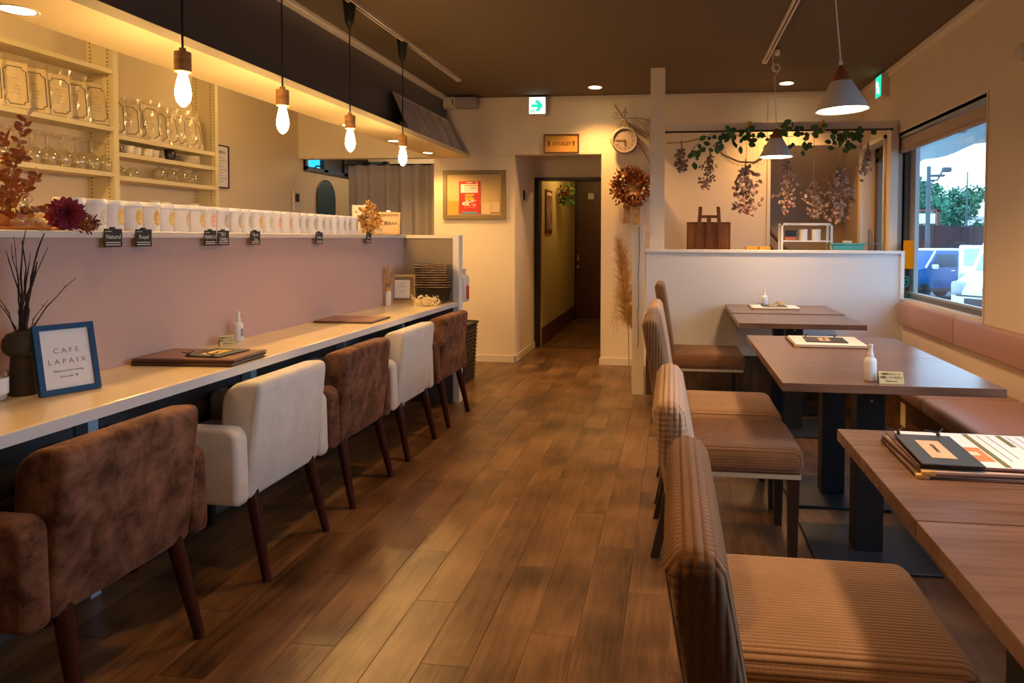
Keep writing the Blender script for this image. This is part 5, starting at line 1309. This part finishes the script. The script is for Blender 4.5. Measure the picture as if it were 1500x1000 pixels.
# ================================================================== BEYOND THE PARTITION
# easel with a board
ez = thing('easel', 'wooden display easel behind the partition', 'easel', (.30, 5.95, 0))
for s in (-1, 1): obj('leg', G().prism([(s*.155-.02,.2),(s*.155+.02,.2),(s*.075+.018,1.47),(s*.075-.012,1.475)], 'y', -.02, .005, .002, 1), M_['woodo'], ez)
obj('cross_bar', G().rbox(-.075,.075,-.018,.0,1.375,1.40,.003), M_['woodo'], ez)
obj('centre_bar', G().rbox(-.018,.018,-.015,0,.3,1.385,.002), M_['woodo'], ez)
obj('rear_leg', G().tube([(0,.01,1.37),(0,.35,0)], .014, 6), M_['woodo'], ez)
bd = thing('wooden_board', 'framed brown board standing on the easel', 'board', (.30, 5.99, 0))
obj('panel', G().box(-.175,.175,0,.008,.95,1.338), M_['boardo'], bd)
obj('frame', G().box(-.187,.187,-.004,.012,1.325,1.342).box(-.187,-.172,-.004,.012,.94,1.33).box(.172,.187,-.004,.012,.94,1.33), M_['woodo'], bd)
# yellow items just above the partition
for x, lb in ((.625, 'left pale yellow box showing above the partition'), (.725, 'right pale yellow box showing above the partition')):
    single('yellow_box', G().rbox(-.046,.046,-.05,.05,0,.20,.004), M_['yel'], lb, 'box', (x, 5.62, .937), 0, 'pale yellow boxes behind the partition')
single('display_table', G().rbox(.15-.82,1.5-.82,-.18,.22,.72,.75,.004).box(-.66,-.62,-.16,-.12,0,.72).box(.62,.66,-.16,-.12,0,.72).box(-.66,-.62,.16,.2,0,.72).box(.62,.66,.16,.2,0,.72).box(-.20,-.06,-.05,.05,.75,.937), M_['woodl'], 'low wooden display table behind the partition', 'table', (.82, 5.62, 0))
# white rack with cups
rk = thing('display_rack', 'white two-tier display rack with cups behind the partition', 'rack', (1.045, 5.62, .75))
g = G()
for x in (-.20, .18):
    g.box(x, x+.016, -.08, -.064, 0, .575).box(x, x+.016, .064, .08, 0, .575)
g.box(-.20,.196,-.08,.08,.558,.575)
obj('frame', g, M_['white'], rk)
obj('shelf_board', G().box(-.19,.19,-.078,.078,.428,.438), M_['white'], rk)
obj('shelf_board', G().box(-.19,.19,-.078,.078,.255,.265), M_['white'], rk)
for x, lb in ((-.02, 'left white cup on the upper tier of the rack'), (.08, 'right white cup on the upper tier of the rack')):
    single('cup', G().lathe([(.030,0),(.034,.004),(.034,.088),(.031,.088),(.030,.01)], 18), M_['white'], lb, 'cup', (1.045+x, 5.60, 1.1885), 0, 'white cups on the rack', smooth=True, fa=50)
for x, lb in ((-.125, 'left slate cup on the lower tier of the rack'), (-.04, 'middle slate cup on the lower tier of the rack'), (.045, 'right slate cup on the lower tier of the rack')):
    single('cup', G().lathe([(.028,0),(.031,.004),(.033,.10),(.030,.10),(.028,.01)], 18), M_['jarblue'], lb, 'cup', (1.045+x, 5.60, 1.0155), 0, 'slate cups on the rack', smooth=True, fa=50)
single('dark_box', G().rbox(-.045,.045,-.03,.03,0,.05,.003), M_['darkmug'], 'small dark box at the left of the upper rack tier', 'box', (.925, 5.60, 1.218))
single('salmon_box', G().rbox(-.042,.042,-.03,.03,0,.028,.003), M_['salmon'], 'salmon-coloured box below the dark box on the rack', 'box', (.925, 5.60, 1.1885))
tb2 = thing('teal_tray', 'teal plastic tray beside the white rack', 'tray', (1.36, 5.60, .75))
obj('body', G().prism([(-.11,0),(.10,0),(.11,.415),(-.125,.40)], 'y', -.09, .09, .003, 1), M_['teal'], tb2)
obj('rim', G().rbox(-.135,.14,-.10,.10,.405,.418,.003), M_['teal'], tb2)
single('pale_box', G().rbox(-.03,.03,-.03,.03,0,.018,.003), M_['cotton'], 'small pale packet on the teal tray', 'packet', (1.36, 5.58, 1.169))
single('grey_stand', G().rbox(-.018,.018,-.018,.018,0,1.28,.004), M_['steel'], 'grey upright post beside the entrance door', 'post', (1.585, 5.75, 0))
# stairwell handrail panel
st = thing('stair_rail', 'dark stair side panel with wooden handrail in the stairwell', 'railing', (.9, 6.75, 0))
obj('panel', G().prism([(-.02,1.20),(.45,.62),(.45,.2),(-.02,.5)], 'y', 0, .03), M_['stairpan'], st)
obj('handrail', G().tube([(-.03,-.02,1.33),(.5,-.02,.72)], .018, 8), M_['handrail'], st)
obj('rail_end', G(TR(.19,-.04,1.02,rx=PI/2)).lathe([(.02,0),(.02,.02)], 10), M_['woodl'], st)
# curtain rod
rd = thing('hanging_rod', 'thin dark rod under the header beam carrying the dried bundles', 'rod', (.75, 5.34, 2.02))
obj('rod', G().tube([(-.80,0,0),(.85,0,0)], .007, 8), M_['iron' if False else 'kdark'], rd)
obj('end_knob', G().lathe([(.009,-.009),(.009,.009)], 8, (-.81,0,0)).lathe([(.009,-.009),(.009,.009)], 8, (.86,0,0)), M_['kdark'], rd)
for x in (-.18, .36): obj('bracket', G().rbox(x-.012,x+.012,-.012,.06,-.02,.075,.003), M_['signy'], rd)
# dried bundles hanging
def bundle(i, x, zt, zb, wdt, cord_top, label, n=110, size=.042, skew=0):
    random.seed(100+i)
    t = thing('dried_bundle', label, 'dried flowers', (x, 5.34, 2.013), 0, 'dried bundles hanging from the rod')
    t0 = zt-2.013; b0 = zb-2.013
    obj('string', G().tube([(0,0,0),(.004,0,t0*.5),(0,0,t0-.01)], .0022, 4), M_['twine'], t)
    g = G()
    for k in range(5): g.tube([(random.uniform(-.006,.006),0,t0+.02),(random.uniform(-.01,.01),random.uniform(-.01,.01),t0-.05),(skew*.5+random.uniform(-wdt,wdt)*.5,random.uniform(-.03,.03),(t0+b0)/2)], .0028, 4)
    obj('stem', g, M_['stemd'], t)
    g = G(); H = t0-b0
    for k in range(n):
        u = random.random(); sp_ = wdt*(.25+.9*math.sin(min(1,u*1.15)*PI*.80))
        c = (skew*u+random.gauss(0, .45)*sp_, random.gauss(0,.4)*sp_, t0-.035-u*(H-.06))
        d = (random.uniform(-1,1), random.uniform(-1,.6), random.uniform(-1.4,.4)); L = size*random.uniform(.7,1.25)
        g.leaf(c, d, (random.uniform(-1,1),-1,random.uniform(-.6,.6)), L, L*.62, .5)
    tag(obj('foliage', g, M_['dried'], t), kind='stuff')
bundle(0, .055, 1.93, 1.70, .055, 0, 'small dried bundle nearest the pillar', 70, .036)
bundle(1, .275, 1.87, 1.56, .06, 0, 'narrow drooping dried bundle, second from the pillar', 120, .028, -.04)
bundle(2, .545, 1.79, 1.37, .085, 0, 'large dried bundle hanging right of the star ornaments', 150, .046)
bundle(3, .855, 1.83, 1.38, .06, 0, 'long thin dried bundle below the small cone lamp', 120, .036)
bundle(4, 1.045, 1.67, 1.35, .085, 0, 'low-hung dried bundle on a long string, fifth from the pillar', 110, .036, .03)
bundle(5, 1.235, 1.76, 1.33, .105, 0, 'broad dried bundle over the teal tray', 170, .044)
bundle(6, 1.44, 1.90, 1.66, .045, 0, 'slim dried bundle hanging before the entrance door', 90, .026, -.03)
# ivy garland
random.seed(77)
iv = thing('ivy_garland', 'artificial green ivy garland draped along the rod', 'garland', (.75, 5.31, 2.0))
pts = [(-.62,0,-.13),(-.55,0,-.05),(-.45,0,.005),(-.30,0,-.01),(-.15,0,-.03),(.0,0,-.02),(.12,0,-.03),(.25,0,-.01),(.40,0,.0),(.50,0,-.03),(.62,0,.0)]
obj('stem', G().tube(pts, .0022, 5), M_['ivy'], iv)
ilf = obj('leaf', G().leaf((0,0,0), (0,0,-1), (0,-1,0), 1, .68, .3), M_['ivy'], iv, True)
cl_ = [(-.60,-.14,8,.05),(-.50,-.10,8,.05),(-.42,-.07,6,.04),(-.38,.0,8,.05),(-.27,-.04,9,.06),(-.22,.0,8,.05),(-.13,-.04,9,.06),(-.03,-.06,9,.06),(.05,-.02,6,.05),(.11,.03,9,.06),(.17,-.06,6,.06),(.22,-.10,5,.04),(.30,-.01,8,.05),(.42,-.06,8,.05),(.50,-.03,8,.05),(.56,-.07,9,.06),(.62,-.01,10,.05)]
k = 0
for cx, cz, n, s in cl_:
    for i in range(n):
        L = random.uniform(.040,.070)
        Mx = Matrix.Translation((cx+random.gauss(0,s*.7), random.uniform(-.03,.02), cz+random.gauss(0,s*.6))) @ Euler((random.uniform(-.5,.5), random.uniform(-2.2,2.2), random.uniform(-.7,.7))).to_matrix().to_4x4() @ Matrix.Scale(L, 4)
        if k == 0: ilf.matrix_local = Mx
        else: inst('leaf', ilf, iv, Mx)
        k += 1
# straw garland and stars
sg = thing('straw_garland', 'thin straw garland sagging below the ivy', 'garland', (.0, 5.42, 0))
obj('cord', G().tube([(-.06,0,1.945),(.10,0,1.955),(.22,0,1.985)], .006, 5).tube([(.30,0,1.93),(.38,0,1.85),(.50,0,1.795),(.62,0,1.79),(.70,0,1.84),(.72,0,1.875)], .008, 6), M_['twine'], sg)
g = G(); random.seed(6)
for i in range(90):
    u = i/90; x = .36+.36*u; z = 1.875-.085*math.sin(u*PI)**.8 if u < .9 else 1.80+.07*(u-.9)*10; g.tube([(x,0,z-.02*math.sin(u*PI)),(x+random.uniform(-.008,.008),random.uniform(-.01,.01),z-.03)], [.0015,.0008], 3)
tag(obj('fringe', g, M_['twine'], sg), kind='stuff')
def star(x, z, r, label):
    t = G(); P5 = [(r*math.cos(PI/2+i*PI/6)*(1 if i % 2 == 0 else .42), 0, r*math.sin(PI/2+i*PI/6)*(1 if i % 2 == 0 else .42)) for i in range(12)]
    t.tube(P5, .0016, 4, True)
    for i in range(0, 12, 2): t.tube([(0,-.006,0), P5[i]], .001, 3)
    t.tube([(0,0,r),(0,0,r+.10)], .0006, 3)
    return single('wire_star', t, M_['iron'], label, 'star ornament', (x, 5.42, z), 0, 'wire star ornaments')
star(.365, 1.885, .050, 'large wire star hanging in front of the pale wall')
star(.16, 1.845, .036, 'small wire star left of the large one')
star(.64, 1.79, .040, 'wire star at the end of the straw garland')
star(.86, 1.78, .040, 'wire star beside the long thin bundle')
star(1.07, 1.82, .042, 'wire star near the low-hung bundle')
g = G()
for i in range(30):
    u = i/29; p = Vector((.72+.45*u, 5.41, 1.80-.03*math.sin(u*PI)+.10*u)); g.tube([p, p+Vector((random.uniform(-.05,.05), random.uniform(-.01,.01), random.uniform(-.03,.03)))], .0009, 3)
g.tube([(.70,5.41,1.80),(.95,5.41,1.79),(1.15,5.41,1.88)], .0014, 4)
single('wispy_twigs', g, M_['stemd'], 'wispy dry twig strung between the hanging bundles', 'twig')

# ================================================================== OUTSIDE
GZ = -.85
struct('ground', G().box(1.83, 70, -20, 90, GZ-.1, GZ), M_['asphalt'])
aw = thing('awning', 'blue-grey canvas awning outside the window', 'awning', (1.85, 8.0, 2.3))
g = G(); n = 46; vs = []; fs = []
for i in range(n+1):
    y = -4.6+10.6*i/n; sc_ = .04*abs(math.sin(i*PI/5.75))
    vs += [(0, y, .12), (1.15, y, .0), (1.16, y, -.13-sc_)]
for i in range(n):
    for j in range(2): fs.append((i*3+j, (i+1)*3+j, (i+1)*3+j+1, i*3+j+1))
g.add(vs, fs); g.add([(x, y, z+.004) for x, y, z in vs], [f[::-1] for f in fs])
obj('canvas', g, M_['awn'], aw)
obj('awning_bracket', G().tube([(.0,-.6,-.05),(1.1,-.6,.0)], .015, 6).tube([(.0,1.2,-.05),(1.1,1.2,.0)], .015, 6), M_['alul'], aw)
single('orange_card', G().rbox(-.044,.046,-.002,.002,-.105,.105,.001), M_['orange'], 'orange card standing out from the window at the partition end', 'card', (1.734, 5.285, 1.088))
pt = thing('green_ornament', 'small green scrolled ornament on the window sill below the orange card', 'ornament', (1.735, 5.30, .766))
obj('foot', G().lathe([(.028,0),(.026,.012),(.006,.03),(.005,.06)], 14), M_['plantp'], pt, True)
g = G(); g.tube([(-.02+.035*(1-.8*i/20)*math.cos(i*.55), 0, .115+.05*(1-.8*i/20)*math.sin(i*.55)) for i in range(21)], .009, 6)
obj('scroll', g, M_['plantp'], pt, True)
def car(name, label, loc, rz, paint, prof, Wd, wheels, roofpaint=None, glass=None):
    t = thing(name, label, 'car', loc, rz)
    obj('body', G().prism(prof, 'y', -Wd/2, Wd/2, .05, 2), paint, t, True, flat_angle=35)
    for x in wheels:
        for s in (-1, 1):
            obj('wheel', G(TR(x, s*(Wd/2-.08), .29, rx=PI/2)).lathe([(.16,-.1),(.29,-.1),(.29,.1),(.16,.1)], 20), M_['tyre'], t, True, flat_angle=40)
    return t
# blue boxy car, side on (long axis along x)
bx = [(-1.68,.30),(1.68,.30),(1.70,.75),(1.62,1.10),(1.52,1.18),(1.40,1.62),(1.25,1.68),(-.55,1.68),(-.70,1.62),(-1.02,1.10),(-1.60,1.02),(-1.70,.85)]
b_ = car('car', 'boxy blue car parked side-on beyond the window', (8.95, 25, GZ), R(26), M_['bluecar'], bx, 1.5, (-1.1, 1.1))
obj('roof', G().rbox(-.62,1.32,-.68,.68,1.66,1.74,.03), M_['whitecar'], b_, True)
obj('side_window', G().prism([(-.78,1.12),(-.52,1.56),(.30,1.56),(.30,1.12)], 'y', -.765, -.74), M_['carglass'], b_)
obj('side_window', G().prism([(.42,1.12),(.42,1.56),(1.28,1.56),(1.38,1.12)], 'y', -.765, -.74), M_['carglass'], b_)
obj('windscreen_pillar', G().tube([(-1.02,-.745,1.10),(-.62,-.745,1.66)], .035, 6), M_['whitecar'], b_)
obj('windscreen', G().prism([(-1.00,1.13),(-.70,1.60),(-.66,1.60),(-.94,1.10)], 'y', -.64, .64), M_['headl'], b_)  # pale colour stands in for the sky reflected in the glass
obj('wing_mirror', G().rbox(-.80,-.62,-.92,-.76,1.06,1.22,.03), M_['whitecar'], b_, True)
obj('door_handle', G().rbox(.05,.22,-.78,-.75,.98,1.02,.01), M_['whitecar'], b_)
obj('door_handle', G().rbox(1.08,1.22,-.78,-.75,.98,1.02,.01), M_['whitecar'], b_)
obj('headlight', G().rbox(-1.72,-1.55,-.78,-.5,.78,.98,.04), M_['headl'], b_, True)
obj('trim_strip', G().rbox(-1.5,1.6,-.78,-.745,.30,.42,.01), M_['kdark'], b_)
# white cars, nose towards the window (front faces -y)
wp = [(-1.65,.28),(1.65,.28),(1.68,.9),(1.62,1.35),(1.35,1.75),(-.35,1.78),(-.60,1.72),(-1.02,1.22),(-1.48,1.06),(-1.66,.88),(-1.70,.5)]
def white_car(loc, rz, label):
    t = car('car', label, loc, rz, M_['whitecar'], wp, 1.46, (-1.1, 1.1))
    obj('windscreen', G().prism([(-1.05,1.23),(-.66,1.66),(-.62,1.69),(-.98,1.21)], 'y', -.60, .60), M_['headl'], t)  # paler than the side glass: sky reflection put into the colour
    obj('side_window', G().prism([(-.90,1.22),(-.55,1.62),(1.2,1.62),(1.4,1.22)], 'y', -.745, .745), M_['carglass'], t)
    for s in (-1, 1): obj('headlight', G().rbox(-1.70,-1.45,s*.60-.12,s*.60+.12,.80,1.04,.05), M_['headl'], t, True)
    obj('grille', G().rbox(-1.72,-1.62,-.42,.42,.62,.76,.02), M_['kdark'], t)
    obj('bonnet_seam', G().rbox(-1.69,-1.60,-.60,.60,.79,.815,.004), M_['kdark'], t)
    obj('badge', G(TR(-1.70,0,.92,ry=PI/2)).lathe([(.055,-.02),(.055,.02)], 14), M_['alul'], t)
    obj('licence_plate', G().rbox(-1.735,-1.71,-.17,.17,.40,.56,.005), M_['plate'], t)
    text('lettering', '・・23', .10, at(-1.737,0,.46)@Euler((PI/2,0,-PI/2)).to_matrix().to_4x4(), M_['plantp'], t)
    return t
white_car((7.36, 14.95, GZ), R(36), 'white car parked nose-on nearest the window, yellow licence plate').scale = (1, 1, 1.17)
white_car((9.45, 22.0, GZ), R(68), 'second white car partly hidden behind the nearer white one').scale = (1, 1, 1.06)
# fence, trees, pole, frame
fn = thing('boundary_fence', 'tall maroon fence behind the parked cars', 'fence', (12.5, 34, GZ))
for i in range(12):
    obj('panel', G().box(-2.0+.6*i*.98, -2.0+.6*i*.98+.58, -.03, .03, 0, 2.72-(.05 if i > 3 else 0)), M_['fence'], fn)
for i in range(4): obj('post', G().box(-2.05+1.8*i, -1.97+1.8*i, .03, .1, 0, 2.75), M_['fence'], fn)
def tree(x, y, h, r, label, seed, n=3600):
    random.seed(seed)
    t = thing('tree', label, 'tree', (x, y, GZ), 0, 'trees beyond the fence')
    g = G().tube([(0,0,0),(.1,0,h*.4),(0,0,h*.8)], [.11,.08,.03], 7)
    blobs = []
    for i in range(16):
        a = random.uniform(0, 2*PI); rr = r*random.uniform(.1,.85); z = h*random.uniform(.45,.95); p = Vector((rr*math.cos(a), rr*math.sin(a), z)); blobs.append((p, r*random.uniform(.25,.42)))
        g.tube([(0,0,h*.45), p], [.03,.012], 5)
    obj('trunk', g, M_['bark'], t)
    g = G()
    for i in range(n):
        p, s = random.choice(blobs); v = Vector((random.gauss(0,1), random.gauss(0,1), random.gauss(0,.6))).normalized()*s*random.uniform(.5,1)
        g.leaf(p+v, (random.uniform(-1,1),random.uniform(-1,1),random.uniform(-.6,.6)), (0,-1,random.uniform(-1,1)), r*.11, r*.08)
    tag(obj('foliage', g, M_['foliage'], t), kind='stuff')
tree(14.0, 42, 5.4, 1.9, 'leafy tree beyond the fence behind the lamp post', 1)
tree(17.3, 45, 5.8, 1.8, 'leafy tree beyond the fence behind the thin mast', 2)
tree(19.6, 41, 4.1, 1.9, 'lower green tree beyond the fence at the window edge', 3)
lp = thing('street_lamp', 'dark street lamp post with brackets outside', 'street lamp', (10.9, 31, GZ))
obj('pole', G().tube([(0,0,0),(0,0,5.2)], [.11,.09], 8), M_['polem'], lp)
obj('lamp_head', G().rbox(.1,.65,-.1,.1,4.75,4.85,.03).rbox(.55,.9,-.12,.12,4.95,5.15,.03).tube([(.0,0,4.6),(.35,0,4.6),(.6,0,5.1)], .04, 5).tube([(-.3,0,4.35),(.1,0,4.35)], .04, 5), M_['polem'], lp)
ms = single('mast', G().tube([(0,0,0),(0,0,5.6)], [.07,.03], 6), M_['polem'], 'thin grey mast standing among the trees', 'mast', (15.3, 38, GZ))
rs = thing('billboard_frame', 'red steel frame with a white board above the fence', 'billboard', (12.55, 36, GZ))
obj('frame', G().box(-.62,-.52,-.05,.05,2.0,3.55).box(.52,.62,-.05,.05,2.0,3.55).box(-.62,.62,-.05,.05,3.45,3.55), M_['redsign'], rs)
obj('board', G().box(-.45,.45,-.03,.03,2.85,3.35), M_['paper'], rs)
obj('post', G().box(-.03,.03,-.03,.03,0,2.85), M_['redsign'], rs)
for y, h, x, lb in ((60, 3.2, 14.5, 'distant low white building beyond the fence at the left'), (75, 4.2, 31.0, 'distant pale building behind the trees')):
    t = thing('building', lb, 'building', (x, y, GZ))
    obj('walls', G().box(-4, 4, 0, 5, 0, h), M_['paper'], t); obj('roof', G().box(-4.2, 4.2, -.2, 5.2, h, h+.25), M_['headl'], t)
    for i in range(4): obj('window', G().box(-3.2+1.8*i, -2.2+1.8*i, -.04, .01, h*.55, h*.85), M_['carglass'], t)
